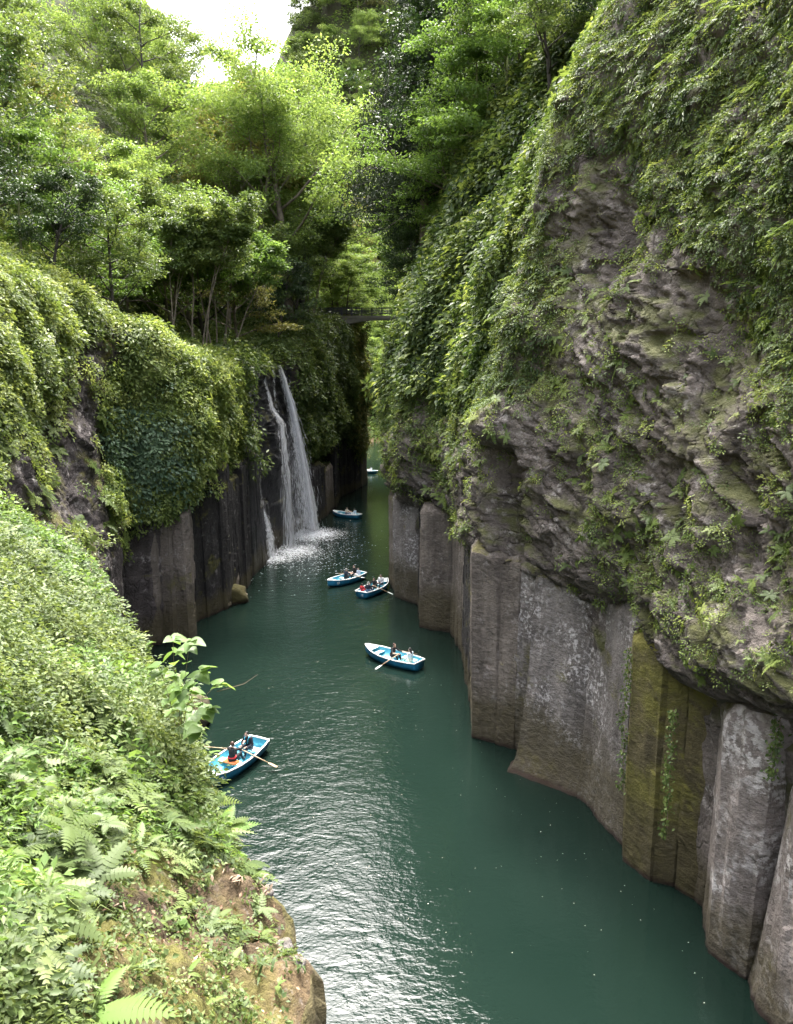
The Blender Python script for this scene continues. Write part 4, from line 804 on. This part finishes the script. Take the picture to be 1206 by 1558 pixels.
# ================================================================== LEDGE PLANTS
NG = np.cross(np.gradient(PG, axis=0), np.gradient(PG, axis=1)); NG = unit(NG); NG = np.where(NG[..., 2:] < 0, -NG, NG)
gxG, gyG = [0, 120, 220, 320, 400, 480], [700, 800, 900, 1000, 1100, 1200, 1290, 1360, 1450, 1560]
tabG = [[.85] * 6, [.85] * 6, [.82] * 6, [.8] * 6, [.8] * 6, [.8, .72, .7, .8, .9, .9], [.9, .7, .5, .6, .7, .8], [.85, .5, .22, .32, .35, .4], [.75, .32, .15, .25, .22, .3], [.9, .5, .2, .28, .22, .3]]
def wG(lo, pw=1.6, sc=.6, seed=91, gate=True, inv=False, species=None, dmin=0.0):
    def f(c, nn):
        px, py, dep = project(c); ins = (px > -60) & (px < 520) & (py > 700) & (py < 1640) & (dep > 2.5)
        d = np.maximum(density(px, py, gxG, gyG, tabG), dmin); cl = .5 + .5 * fbm(c / sc, 3, seed); m = smooth(.62, .42, cl - (d - .5) * 1.2) if gate else 1.0
        if inv: d = 1.1 - d
        if species: sp = fbm(c / 1.3, 2, 400); m = m * smooth(species[0] - .08, species[0] + .04, sp) * (1 - smooth(species[1] - .04, species[1] + .08, sp))
        return np.where(ins, m * (.1 + d) * (d > lo), 0) / np.maximum(dep, 2.5) ** pw
    return f
def put_near(name, tpls, count, w, s0, s1, mat, label, cat='ledge plants', lift=.0, up=.5, jit=1.0):
    P, N = surf_samples(PG, NG, count, w); N = unit(N + np.array([0, 0, up]) + RNG.normal(0, .25, N.shape)); dep = project(P)[2]
    S = RNG.uniform(s0, s1, count) * np.clip(dep / 8, .7, 1.8) ** .5
    lift = lift * (.25 + .75 * smooth(.1, 1.6, np.interp(P[:, 1], EY, EX) - P[:, 0]))
    P = P + np.array([0, 0, 1.]) * (lift * .9 * np.clip(fbm(P / .8, 2, 55), 0, 1))[:, None] + RNG.normal(0, .012, P.shape) + np.array([0, 0, 1.0]) * (RNG.random(count) ** 1.5 * lift)[:, None]
    o = scatter_mesh(name, tpls, P, N, S, mat, jitter=jit); tag(o, label, cat, kind='stuff'); return o
SEED = [tpl_leaves(120 + i, 7, .055, .055, .62, 0, .5) for i in range(5)]; HERB = [tpl_leaves(140 + i, 12, .12, .06, .5, 0, .9) for i in range(6)]; LSHR = [tpl_leaves(160 + i, 26, .24, .062, .5, 0, 1.0) for i in range(6)]
GRS = [tpl_grass(180 + i, 7, .22) for i in range(4)]; SFERN = [tpl_fern(190 + i, 5, .24, 8) for i in range(4)]
DRY = [tpl_leaves(200 + i, 1, .01, .11, .42, 0, .1) for i in range(4)]
BROAD = [tpl_leaves(220 + i, 14, .22, .125, .55, 0, 1.0) for i in range(6)]; MFERN = [tpl_fern(230 + i, 6, .42, 10) for i in range(4)]; LANCET = [tpl_leaves(240 + i, 16, .16, .13, .26, 0, 1.2) for i in range(5)]
put_near('ground_cover', SEED, 9000, wG(.0, 1.7, .3, 91, dmin=.48), .5, 1.25, M['leaf_near'], 'tiny bright seedlings and creepers over the mossy ledge', 'ground cover')
put_near('ground_cover', HERB, 3600, wG(.12, 1.4, .45, 95, dmin=.18), .6, 1.25, M['leaf_near'], 'low leafy herbs covering the ledge', 'ground cover', .10)
put_near('undergrowth', LSHR, 2000, wG(.7, .9, .6, 99, species=(-2, -.12)), .8, 1.5, M['leaf_near'], 'thick fine-leaved pale growth on the back of the ledge', 'undergrowth', .50)
put_near('undergrowth', LSHR, 1500, wG(.6, .9, .6, 103), .6, 1.2, M['leaf_mid'], 'darker leafy growth between the lime-green plants of the ledge', 'undergrowth', .20)
put_near('undergrowth', BROAD, 900, wG(.6, 1.0, .6, 105, species=(.15, 2)), .4, 1.0, M['leaf_knot'], 'broad-leaved plants in patches on the ledge', 'undergrowth', .34)
put_near('undergrowth', LANCET, 900, wG(.5, 1.0, .5, 106, species=(.05, .4)), .5, 1.0, M['leaf_maple'], 'narrow-leaved plants in patches on the ledge', 'undergrowth', .30)
put_near('grass', GRS, 1000, wG(.1, 1.5, .5, 107, dmin=.35), .4, 1.1, M['leaf_near'], 'thin grass blades on the ledge', 'grass')
put_near('ground_cover', SFERN, 1300, wG(.25, 1.2, .7, 111), .6, 1.3, M['leaf_near'], 'small feathery ferns among the ledge plants', 'ground cover', .15)
put_near('ground_cover', MFERN, 1500, wG(.45, .9, .7, 113, species=(-.25, .5)), .5, 1.15, M['leaf_near'], 'feathery ferns in drifts between the leafy plants of the ledge', 'ground cover', .30)
put_near('dry_stems', GRS, 450, wG(.3, 1.0, .5, 131), .35, .9, M['twig'], 'thin brown dead stems among the ledge plants', 'dry stems', .1)
put_near('leaf_litter', DRY, 1500, wG(.0, 1.6, .3, 115, False, True), .3, .95, M['leaf_dry'], 'brown fallen leaves scattered on the mossy soil', 'leaf litter', up=.5)
# single ferns, every frond its own piece
def frond_mesh(L, npin, droop, w, mat, seed):
    v, f = frond(L, npin, droop, w); return np_mesh('frond', v, f, mat, False, np.full(len(v), (seed * .37) % .8))
FR = [frond_mesh(.52, 15, .5 + .12 * i, .17 + .02 * (i % 2), M[('leaf_near', 'leaf_maple', 'leaf_left', 'leaf_mid')[i]], i + 1) for i in range(4)]
def ledge_point(px, py):
    P = PG.reshape(-1, 3); qx, qy, dep = project(P); d = (qx - px) ** 2 + (qy - py) ** 2 + np.where(dep < 2, 1e9, 0); k = int(np.argmin(d)); return P[k], NG.reshape(-1, 3)[k]
def fern(P, nf, s, label, group, lean=(0, 0)):
    o = empty('fern', tuple(P - np.array([0, 0, .01])), RNG.random() * 6.28); o.rotation_euler = (lean[0], lean[1], RNG.random() * 6.28); o.scale = (s, s, s)
    tag(o, label, 'fern', group)
    for i in range(nf):
        c = bpy.data.objects.new('frond', FR[int(RNG.integers(0, 4))]); link(c, o); k = RNG.uniform(.6, 1.1); c.scale = (k, k, k); c.rotation_euler = (R(RNG.uniform(-8, 22)), R(RNG.uniform(-15, 15)), 6.28 * i / nf + RNG.normal(0, .25))
for px, py, nf, s in [(40, 1530, 8, 1.0), (130, 1545, 7, 1.1), (95, 1500, 6, .8), (20, 1350, 7, .9), (60, 1400, 6, .8), (10, 1420, 6, .9), (165, 1555, 5, .8), (70, 1310, 6, .8)]:
    fern(ledge_point(px, py)[0], nf, s, 'large sword fern at the near end of the ledge', 'large ferns on the ledge')
for px, py, nf, s in [(345, 1215, 7, 1.1), (372, 1255, 7, 1.05), (330, 1190, 6, 1.1), (385, 1290, 6, .9), (362, 1230, 6, 1.0), (395, 1320, 5, .75), (300, 1165, 6, 1.1), (310, 1150, 6, 1.2)]:
    fern(ledge_point(px, py)[0], nf, s, 'fern arching over the ledge rim toward the river', 'ferns along the ledge rim', (R(-8), R(14)))
rr = random.Random(3)
for i in range(150):
    px, py = rr.uniform(0, 400), rr.uniform(820, 1330)
    if px > 180 + (py - 820) * .42 or (py > 1240 and px > 230): continue
    fern(ledge_point(px, py)[0], rr.randint(5, 8), rr.uniform(.5, .95), 'light green fern among the ledge undergrowth', 'ferns in the undergrowth')
for px, py in [(290, 1370), (245, 1400), (330, 1400), (262, 1385), (350, 1470), (280, 1480), (380, 1380), (400, 1420), (210, 1470), (310, 1530), (420, 1500)]:
    fern(ledge_point(px, py)[0], rr.randint(3, 5), rr.uniform(.3, .5), 'small fern sprouting from the bare mossy soil', 'small ferns on bare soil')
# heart-leaved plants with big single leaves
def heart(L, seed):
    rg = np.random.default_rng(seed); out = [(0, .0), (.30, -.10), (.46, .08), (.48, .28), (.38, .55), (.20, .82), (0, 1.05)]
    V, F = [], []; mid = [(0, .0), (0, .2), (0, .45), (0, .75), (0, 1.05)]
    pts = [(x, y) for x, y in out] + [(-x, y) for x, y in out[-2:0:-1]]
    V = [(x * L, y * L, L * (.22 * abs(x) - .22 * y * y + rg.normal(0, .012))) for x, y in pts]; V.append((0, .4 * L, -.03 * L)); c = len(V) - 1
    F = [(i, (i + 1) % len(pts), c) for i in range(len(pts))]
    return np_mesh('leaf', np.array(V), np.array(F), M['leaf_knot'], True, np.full(len(V), .15 + .16 * (seed % 5)))
HEART = [heart(.13, i) for i in range(5)]; LANCE = [np_mesh('leaf', *(lambda v: (v[0] * np.array([.55, 1, 1]), v[1]))((lambda m: (np.array([tuple(q.co) for q in m.vertices]), np.array([tuple(p.vertices) for p in m.polygons])))(HEART[i])), M['leaf_near'], True, np.full(len(HEART[i].vertices), .2 + .2 * i)) for i in range(3)]
def stem_plant(name, base, tops, leaves, s, label, cat, group=None, rstem=.006):
    base = np.asarray(base); o = empty(name, tuple(base)); tag(o, label, cat, group); sb = MB(); spots = []
    for tp in tops:
        tp = np.asarray(tp) - base; k = 9; t = np.linspace(0, 1, k)[:, None]; pts = tp * t + np.array([0, 0, 1.]) * (.25 * np.linalg.norm(tp) * t * (1 - t)) + RNG.normal(0, .006, (k, 3)) * t
        sb.tube(pts, np.linspace(rstem, rstem * .4, k), 5)
        for j, q in enumerate(pts[3:]): spots.append((q, j))
        spots.append((pts[-1], 9)); spots.append((pts[-1] - tp * .05, 9))
    sb.build('stem', M['twig'], o)
    for q, j in spots:
        for side in (0, 1):
            if RNG.random() < .22: continue
            c = bpy.data.objects.new('leaf', leaves[int(RNG.integers(0, len(leaves)))]); link(c, o); c.location = tuple(q + RNG.normal(0, .01, 3)); k = s * RNG.uniform(.65, 1.15); c.scale = (k, k, k)
            c.rotation_euler = (R(RNG.uniform(-35, 25)), R(RNG.uniform(-20, 20)), RNG.random() * 6.28)
pb = ledge_point(290, 1120)[0]
stem_plant('knotweed_plant', pb, [at(262, 975, 9.9), at(290, 975, 9.7), at(305, 1020, 9.5), at(338, 1040, 9.4), at(240, 1015, 9.8), at(318, 1080, 9.4), at(275, 1050, 9.4), at(300, 1110, 9.4)], HEART, 1.5, 'tall plant with big heart-shaped leaves at the ledge rim above a boat', 'plant')
sb = MB(); sb.tube([at(330, 1052, 9.7), at(352, 1046, 9.6), at(372, 1040, 9.5), at(392, 1026, 9.4)], [.006, .005, .004, .002], 5); tag(sb.build('bare_twig', M['twig']), 'thin bare twig reaching out over the water', 'twig')
for px, py, h, s, lv in [(160, 1040, .5, 1.0, HEART), (100, 1090, .45, .9, HEART), (215, 1010, .5, 1.0, HEART), (60, 950, .6, 1.0, HEART), (30, 880, .6, 1.0, HEART), (130, 960, .5, .9, HEART), (20, 840, .7, 1.1, HEART), (200, 1200, .25, 1.2, HEART), (150, 900, .5, 1.0, LANCE), (90, 1000, .4, 1.1, LANCE), (40, 1250, .35, 1.2, LANCE), (120, 1270, .3, 1.2, LANCE), (30, 1460, .25, 1.1, LANCE), (100, 1200, .3, 1.2, LANCE), (230, 1130, .35, 1.1, LANCE), (260, 1260, .2, .9, HEART), (310, 1300, .18, .8, HEART), (275, 1420, .12, .9, HEART)]:
    b0 = ledge_point(px, py)[0]; tops = [b0 + np.array([RNG.normal(0, h * .3), RNG.normal(0, h * .3), h * RNG.uniform(.7, 1.1)]) for _ in range(3 if h > .2 else 1)]
    stem_plant('leafy_plant', b0, tops, lv, s * (.85 if py < 1100 else .8), ('leafy plant with heart-shaped leaves among the ledge growth' if lv is HEART else 'leafy plant with long pointed leaves among the ledge growth'), 'plant', 'heart-leaved plants on the ledge' if lv is HEART else 'pointed-leaf plants on the ledge', .004)
# stones bedded in the rim
for px, py, s in [(412, 1352, .12), (440, 1432, .12), (455, 1462, .10), (330, 1310, .06), (150, 1300, .07)]:
    P0, N0 = ledge_point(px, py); b = MB(); b.ball((0, 0, 0), (s, s * .8, s * .6), 18, 12); V = np.array(b.v); V *= (1 + .25 * fbm(V / s * 1.1 + px, 3, px) + .12 * blocks(V / s * 1.4 + px, px))[:, None]; b.v = V.tolist()
    o = b.build('stone', M['col_grey']); o.location = tuple(P0 - N0 * s * .15); o.rotation_euler = (0, R(25), RNG.random() * 6); tag(o, 'grey stone bedded in the moss of the ledge rim', 'stone', 'stones in the ledge')
# hanging vine and big fern on the right-hand columns
def vine(px0, py0, px1, py1, d0, dx, n_, label):
    a, b2 = at(px0, py0, d0), at(px1, py1, d0); a[0] += dx; b2[0] += dx; o = empty('vine', tuple(b2)); tag(o, label, 'vine', 'vines on the columns'); sb = MB()
    t = np.linspace(0, 1, 12)[:, None]; sp = (a - b2) * t + RNG.normal(0, .04, (12, 3)); sb.tube(sp, .012, 5); sb.build('stem', M['twig'], o)
    t = RNG.random(n_ * 5); P = np.stack([np.interp(t, np.linspace(0, 1, 12), sp[:, i]) for i in range(3)], -1) + RNG.normal(0, .07, (n_ * 5, 3)); P[:, 0] -= .03
    cl = Cloud(); cl.add(*leaf_cloud(P, RNG.normal(0, .6, P.shape) + np.array([-.2, 0, -.7]), np.array([-.8, -.5, .4]) + RNG.normal(0, .3, P.shape), RNG.uniform(.07, .15, len(P)), .6)); obj('foliage', cl.mesh('foliage', M['leaf_mid']), o)
vine(1032, 1080, 1020, 1270, 20.9, -.15, 70, 'leafy green vine hanging down the mossy column')
vine(964, 985, 950, 1200, 23.2, -.12, 70, 'thin creeper along the edge of the yellow-green mossy column')
vine(1195, 1090, 1180, 1180, 17.6, -.1, 40, 'small creeper between the two pale lichened columns')

# ================================================================== FOOTBRIDGE in the gap
br = empty('footbridge', (-2, 106, 24)); tag(br, 'small concrete arch footbridge with dark railing high in the gap', 'bridge')
b = MB(); b.box((0, 0, .2), (17, 1.8, .35)); b.build('deck', M['concrete'], br, False)
b = MB(); k = 15; xs = np.linspace(-8.5, 8.5, k); zz = -.1 - 2.2 * (np.abs(xs) / 8.5) ** 2
for s in (-.8, .8):
    V = [(x, s, .02) for x in xs] + [(x, s, z_) for x, z_ in zip(xs, zz)]; b.add(V, [(i, i + 1, k + i + 1, k + i) for i in range(k - 1)])
b.add([(x, s, z_) for s in (-.8, .8) for x, z_ in zip(xs, zz)], [(i, i + 1, k + i + 1, k + i) for i in range(k - 1)]); b.build('arch', M['concrete'], br, False)
for s in (-.8, .8):
    rl = empty('railing', (0, s, .38), 0, br)
    for zr in (.75, 1.05, 1.4):
        b = MB(); b.box((0, 0, zr - .38), (17, .09, .10)); b.build('rail', M['rail'], rl, False)
    for i in range(13):
        b = MB(); b.box((-8.2 + i * 1.37, 0, .50), (.13, .13, 1.02)); b.build('railing_post', M['rail'], rl, False)

# ================================================================== BOATS
def boat_meshes():
    ys = np.array([-2.0, -1.5, -.9, -.3, .3, .9, 1.3, 1.65, 1.88, 2.0]); hb = np.array([.50, .60, .68, .71, .69, .58, .44, .26, .11, .02])
    zs = np.array([.44, .42, .40, .39, .40, .43, .47, .51, .545, .56]); zb = np.array([-.06, -.10, -.12, -.12, -.12, -.10, -.07, -.01, .07, .14])
    def loft(off, floor=None):
        V = []
        for y, h_, z1, z0 in zip(ys, hb, zs, zb):
            h2 = max(.004, h_ - off); z0 = z0 if floor is None else max(z0, 0) + floor
            V += [(-h2, y, z1), (-h2 * .93, y, z0 * .45 + z1 * .55), (-h2 * .74, y, z0 + .07), (0, y, z0), (h2 * .74, y, z0 + .07), (h2 * .93, y, z0 * .45 + z1 * .55), (h2, y, z1)]
        F = [(i * 7 + j, i * 7 + j + 1, (i + 1) * 7 + j + 1, (i + 1) * 7 + j) for i in range(9) for j in range(6)]
        return V, F
    o = {}; b = MB(); V, F = loft(0); b.add(V, F + [(0, 6, 5, 1), (1, 5, 4, 2), (2, 4, 3)]); o['hull'] = b.mesh('hull', M['blue'])
    b = MB(); V, F = loft(.045, .03); V = [(x, max(-1.95, y), z) for x, y, z in V]; b.add(V, [q[::-1] for q in F] + [(1, 5, 6, 0), (2, 4, 5, 1), (3, 4, 2)]); o['lining'] = b.mesh('lining', M['cyan'])
    b = MB()
    for s in (-1, 1): b.tube([(s * h_, y, z + .01) for y, h_, z in zip(ys, hb, zs)], .038, 6)
    b.tube([(-.5, -2, .45), (.5, -2, .45)], .045, 6); o['gunwale'] = b.mesh('gunwale', M['white'])
    o['seat'] = []
    for y, w in ((-1.35, 1.12), (-.05, 1.30), (1.05, .92)):
        b = MB(); b.box((0, y, .25), (w, .30, .04)); o['seat'].append(b.mesh('seat', M['paleseat'], False))
    b = MB(); b.add([(-.34, 1.25, .47), (.34, 1.25, .47), (.2, 1.6, .5), (-.2, 1.6, .5), (0, 1.95, .55)], [(0, 1, 2, 3), (3, 2, 4)]); o['bow_deck'] = b.mesh('bow_deck', M['paleseat'], False)
    return o
BM = boat_meshes()
def text_mesh(s, size):
    c = bpy.data.curves.new('number', 'FONT'); c.body = s; c.size = size; c.extrude = .004; c.align_x = 'CENTER'; c.materials.append(M['white'])
    t = bpy.data.objects.new('number', c); COL.objects.link(t); dg = bpy.context.evaluated_depsgraph_get(); me = bpy.data.meshes.new_from_object(t.evaluated_get(dg)); bpy.data.objects.remove(t); return me
def boat(bow_px, stern_px, label, number=None, where='bow', cushion=True):
    a, c = on(*bow_px, z=.42), on(*stern_px, z=.40); ctr = (a + c) / 2; d = a - c; rz = math.atan2(-d[0], d[1])
    o = empty('rowing_boat', (ctr[0], ctr[1], 0.06), rz); tag(o, label, 'boat', 'blue rowing boats on the river')
    hull = obj('hull', BM['hull'], o)
    for k in ('lining', 'gunwale', 'bow_deck'): obj(k, BM[k], o)
    for s in BM['seat']: obj('seat', s, o)
    if number:
        t = obj('number', text_mesh(number, .24), hull)
        if where == 'bow': t.location = (-.475, 1.28, .17); t.rotation_euler = (R(80), 0, R(-90 - 23))
        else: t.location = (.08, -2.02, .12); t.rotation_euler = (R(90), 0, 0)
    for s in (-1, 1):
        b = MB(); b.tube([(s * .70, -.55, .40), (s * .70, -.55, .50)], .02, 6); b.build('oarlock', M['rail'], o)
    return o
def place(boat_o, p): 
    c, s = math.cos(boat_o.rotation_euler[2]), math.sin(boat_o.rotation_euler[2]); l = boat_o.location
    return np.array([l[0] + c * p[0] - s * p[1], l[1] + s * p[0] + c * p[1], l[2] + p[2]])
def oar(boat_o, side, label, ang=0.0, dip=.30):
    o = empty('oar', tuple(place(boat_o, (side * .70, -.55, .47))), boat_o.rotation_euler[2]); tag(o, label, 'oar', 'oars')
    d = np.array([side * math.cos(ang), math.sin(ang), -dip]); d /= np.linalg.norm(d)
    b = MB(); b.tube([-d * .55, d * .15, d * .72], [.022, .024, .020], 8); b.build('shaft', M['wood'], o)
    b = MB(); e = d * .72; s = np.cross(d, (0, 0, 1)); s /= np.linalg.norm(s); u = np.cross(s, d); V = []
    for t, w in ((0, .02), (.12, .055), (.40, .07), (.44, .055)):
        for sg in (-1, 1):
            for th in (-.008, .008): V.append(e + d * t + s * w * sg + u * th)
    F = []
    for i in range(3):
        k = 4 * i; F += [(k, k + 2, k + 6, k + 4), (k + 1, k + 5, k + 7, k + 3), (k, k + 4, k + 5, k + 1), (k + 2, k + 3, k + 7, k + 6)]
    F += [(0, 1, 3, 2), (12, 14, 15, 13)]; b.add(V, F); b.build('blade', M['white'] if 'white' in label else M['wood'], o)

# ================================================================== PEOPLE
def cone(mb, a, b, ra, rb, n_=10):
    a, b = np.asarray(a, float), np.asarray(b, float); d = b - a; L = np.linalg.norm(d) + 1e-9; d /= L
    t = [(-ra * .98, .2 * ra), (-ra * .7, ra * .7), (0, ra), (L, rb), (L + rb * .7, rb * .7), (L + rb * .98, .2 * rb)]
    mb.tube([a + d * q for q, _ in t], [r for _, r in t], n_)
def person(boat_o, seat, face, label, top, legs='black', hair='hair', long_hair=False, pose='sit', s=1.0, lean=.0, extra=None, turn=0.0):
    """seated figure; seat in boat coordinates, face = heading in the boat (0 looks to the bow)"""
    o = empty('person', tuple(place(boat_o, seat)), boat_o.rotation_euler[2] + face); o.scale = (s, s, s); tag(o, label, 'person', 'people in the rowing boats')
    ly = lean
    J = dict(pel=(0, 0, .11), waist=(0, .02 + ly * .22, .27), chest=(0, ly * .42, .44), neck=(0, ly * .52 + .01, .585), head=(0, ly * .58 + .035, .715))
    if pose == 'row': H = {-1: ((-.30, ly * .4 + .20, .34), (-.24, ly * .4 + .50, .36)), 1: ((.30, ly * .4 + .20, .34), (.24, ly * .4 + .50, .36))}
    elif pose == 'reach': H = {-1: ((-.30, ly * .4 + .18, .34), (-.26, ly * .4 + .44, .30)), 1: ((.27, ly * .4 + .26, .48), (.20, ly * .4 + .54, .60))}
    else: H = {-1: ((-.27, ly * .4 + .06, .27), (-.13, ly * .4 + .30, .24)), 1: ((.27, ly * .4 + .06, .27), (.13, ly * .4 + .30, .24))}
    segs = [(J['pel'], J['waist'], .155, .135, 1), (J['waist'], J['chest'], .135, .150, 0), (np.array(J['chest']) + [0, 0, .02], J['neck'], .135, .06, 0), (J['neck'], np.array(J['head']) - [0, .02, .06], .052, .05, 2)]
    mb = MB()
    for sd in (-1, 1):
        sh_ = np.array(J['chest']) + [sd * .165, 0, .085]; el, hd = np.array(H[sd][0]), np.array(H[sd][1])
        segs += [((sd * .06, J['chest'][1], .50), sh_, .085, .075, 0), (sh_, el, .068, .050, 0), (el, hd, .048, .032, 0 if pose != 'row' or top in ('navy', 'black') and sd < 0 else 2)]
        hip = np.array([sd * .09, .02, .09]); kn = np.array([sd * .14, .44, .20]); ft = np.array([sd * .13, .58, -.14]); toe = ft + [0, .15, -.03]
        segs += [(hip, kn, .095, .066, 1), (kn, ft, .064, .043, 1), (ft, toe, .045, .034, 3)]
        fd = unit(hd - el); sx = unit(np.cross(fd, (0, 0, 1.))); pc = hd + fd * .07
        segs += [(hd, pc, .034, .036, 2)]
        for i in range(4):
            r0 = pc + sx * (i - 1.5) * .021; m1 = r0 + fd * (.045 - .004 * abs(i - 1.4)); segs += [(r0, m1, .0115, .011, 2), (m1, m1 + fd * .014 + np.array([0, 0, -.028]), .011, .009, 2)]
        th = hd + fd * .02 - sx * sd * .03; segs += [(th, th - sx * sd * .03 + fd * .03, .013, .011, 2), (th - sx * sd * .03 + fd * .03, th - sx * sd * .025 + fd * .06, .011, .010, 2)]
    for a, b2, ra, rb, m_ in segs: cone(mb, a, b2, ra, rb)
    hc = np.array(J['head']); mb.ball(hc, (.074, .090, .112), 14, 10); mb.ball(hc + [0, .092, -.012], (.013, .018, .020), 8, 6); mb.ball(hc + [0, .05, -.085], (.045, .04, .035), 8, 6)
    for sd in (-1, 1): mb.ball(hc + [sd * .076, 0, -.005], (.012, .022, .030), 8, 6)
    tmp = mb.build('body_tmp', M['skin']); md = tmp.modifiers.new('r', 'REMESH'); md.mode = 'VOXEL'; md.voxel_size = .0145; md.use_smooth_shade = True; dc = tmp.modifiers.new('d', 'DECIMATE'); dc.ratio = .3
    dg = bpy.context.evaluated_depsgraph_get(); me = bpy.data.meshes.new_from_object(tmp.evaluated_get(dg)); bpy.data.objects.remove(tmp)
    me.materials.clear()
    for m_ in (top, legs, 'skin', 'rail'): me.materials.append(M[m_])
    C = np.empty(len(me.polygons) * 3); me.polygons.foreach_get('center', C); C = C.reshape(-1, 3); best = np.full(len(C), 9.); mi_ = np.full(len(C), 2)
    for a, b2, ra, rb, m_ in segs:
        a, b2 = np.asarray(a, float), np.asarray(b2, float); d = b2 - a; t = np.clip((C - a) @ d / (d @ d + 1e-9), 0, 1); e = np.linalg.norm(C - a - t[:, None] * d, axis=1) - (ra + (rb - ra) * t); u = e < best; best = np.where(u, e, best); mi_ = np.where(u, m_, mi_)
    mi_[C[:, 2] > J['head'][2] - .115] = 2
    me.polygons.foreach_set('material_index', mi_.astype(np.int32)); me.name = 'body'; body = obj('body', me, o)
    hb = MB(); hb.ball(hc + [0, -.016, .024], (.087, .094, .104), 14, 10)
    hb.v = [(x, min(y, hc[1] + .055 if z > hc[2] + .05 else hc[1] + .012), z) if z > hc[2] - .02 else (x, min(y, hc[1] - .03), z) for x, y, z in hb.v]
    if long_hair: cone(hb, hc + [0, -.07, -.02], hc + [0, -.12, -.30], .075, .055)
    hb.build('hair', M[hair], o)
    for sd in (-1, 1):
        e = MB(); e.ball(hc + [sd * .030, .083, .012], (.011, .008, .007), 6, 5); e.build('eye', M['rail'], body)
    e = MB(); e.ball(hc + [0, .084, -.055], (.024, .008, .006), 8, 5); e.build('mouth', M['redcloth'], body)
    if extra == 'belt':
        e = MB(); t = np.linspace(0, 2 * math.pi, 17); e.tube([(.155 * math.cos(q), .02 + ly * .15 + .150 * math.sin(q), .18) for q in t], .035, 7); e.build('life_belt', M['redcloth'], o)
    if extra == 'vest':
        for sd in (-1, 1):
            e = MB(); e.tube([(sd * .09, J['chest'][1] - .10, .54), (sd * .10, J['chest'][1] + .02, .60), (sd * .09, J['chest'][1] + .13, .52), (sd * .07, J['chest'][1] + .15, .33)], .020, 7); e.build('vest_strap', M['tealstrap'], o)
    if extra == 'bag':
        e = MB(); e.box((0, .34, .18), (.22, .16, .2)); e.build('bag', M['beigecloth'], o, False)
    return o
PI = math.pi
b1 = boat((311, 1186), (389, 1130), 'blue rowing boat with cyan inside passing close below the fern-covered ledge', '17')
cu = MB(); cu.box((0, .02, .30), (.62, .34, .07)); q = cu.build('seat_cushion', M['orange']); q.location = b1.location; q.rotation_euler = b1.rotation_euler; tag(q, 'orange cushion on the middle seat of the boat below the ledge', 'cushion')
person(b1, (0, -.02, .30), PI, 'person in black with red life belt rowing, back to the bow, below the ledge', 'black', 'black', 'hair_brown', pose='reach', lean=.12, extra='belt')
person(b1, (.05, -1.38, .27), 0, 'person in navy jacket with teal straps leaning forward on a stern seat', 'navy', 'navy', 'hair', lean=.34, extra='vest', pose='sit')
oar(b1, 1, 'brown wooden oar raised beside the boat below the ledge', .25, .02); oar(b1, -1, 'brown wooden oar held out over the water, away from the ledge', -.1, .30)
b2 = boat((554, 984), (640, 1010), 'blue rowing boat with cyan inside, alone in mid river')
person(b2, (0, -.02, .27), PI, 'person in black shirt rowing the boat alone in mid river', 'black', 'black', 'hair_brown', pose='row', lean=.25)
person(b2, (.0, -1.38, .27), 0, 'person in white top with long black hair sitting opposite the rower in mid river', 'whitecloth', 'beigecloth', 'hair', True, lean=.05, extra='bag')
oar(b2, 1, 'pale wooden oar dipping toward the open water in mid river', .1, .42); oar(b2, -1, 'white wooden oar on the wall side of the mid-river boat', .2, .30)
b3 = boat((500, 886), (549, 872), 'blue rowing boat numbered on its bow, beside a boat carrying four people', '27')
person(b3, (0, -.02, .27), PI, 'person with grey hair and navy jacket rowing the numbered boat', 'navy', 'black', 'hair_grey', pose='row', lean=.15)
person(b3, (.22, -1.38, .27), 0, 'person in black with long dark hair on the stern seat of the numbered boat', 'black', 'black', 'hair', True, lean=.1)
person(b3, (-.24, -1.36, .27), 0, 'child in pale top on the stern seat of the numbered boat', 'palecloth', 'whitecloth', 'hair_brown', lean=.1, s=.8)
oar(b3, -1, 'white oar blade lifted behind the numbered boat', .3, -.12); oar(b3, 1, 'white oar stretched between the two neighbouring boats', -.2, .2)
b4 = boat((594, 881), (544, 905), 'blue rowing boat carrying four people right under the column wall', '18', 'stern')
person(b4, (-.28, -1.40, .27), 0, 'child in red jacket on the stern seat under the column wall', 'redcloth', 'redcloth', 'hair', s=.75)
person(b4, (.22, -1.38, .27), 0, 'person with grey hair and navy top on the stern seat beside a child in red', 'navy', 'jeans', 'hair_grey', lean=.1)
person(b4, (.05, -.02, .27), PI, 'person in black dress with long dark hair on the middle seat of the four-person boat', 'black', 'black', 'hair', True, lean=.25, pose='row')
person(b4, (.0, 1.02, .27), PI, 'person in white shirt and dark trousers in the bow of the four-person boat', 'whitecloth', 'navy', 'hair', lean=.1)
oar(b4, 1, 'white oar floating on the water beside the four-person boat', .2, .36)
b5 = boat((508, 779), (545, 784), 'dark blue rowing boat on the shimmering water right of the waterfall', None)
person(b5, (0, -.02, .27), PI, 'person in cream top rowing beside the waterfall', 'beigecloth', 'jeans', 'hair_brown', pose='row', lean=.1)
person(b5, (0, -1.36, .27), 0, 'person in pale blue top seated at the stern beside the waterfall', 'palecloth', 'whitecloth', 'hair', lean=.1)
oar(b5, 1, 'white oar over the water beside the waterfall', .6, .2)
b6 = boat((549, 715), (568, 717), 'distant rowing boat half hidden beyond the last dark columns', None)
person(b6, (0, -.9, .27), 0, 'person in white in the distant boat beyond the columns', 'whitecloth', 'whitecloth', 'hair', pose='row')
oar(b6, -1, 'white oar of the distant boat beyond the columns', -.2, .2)
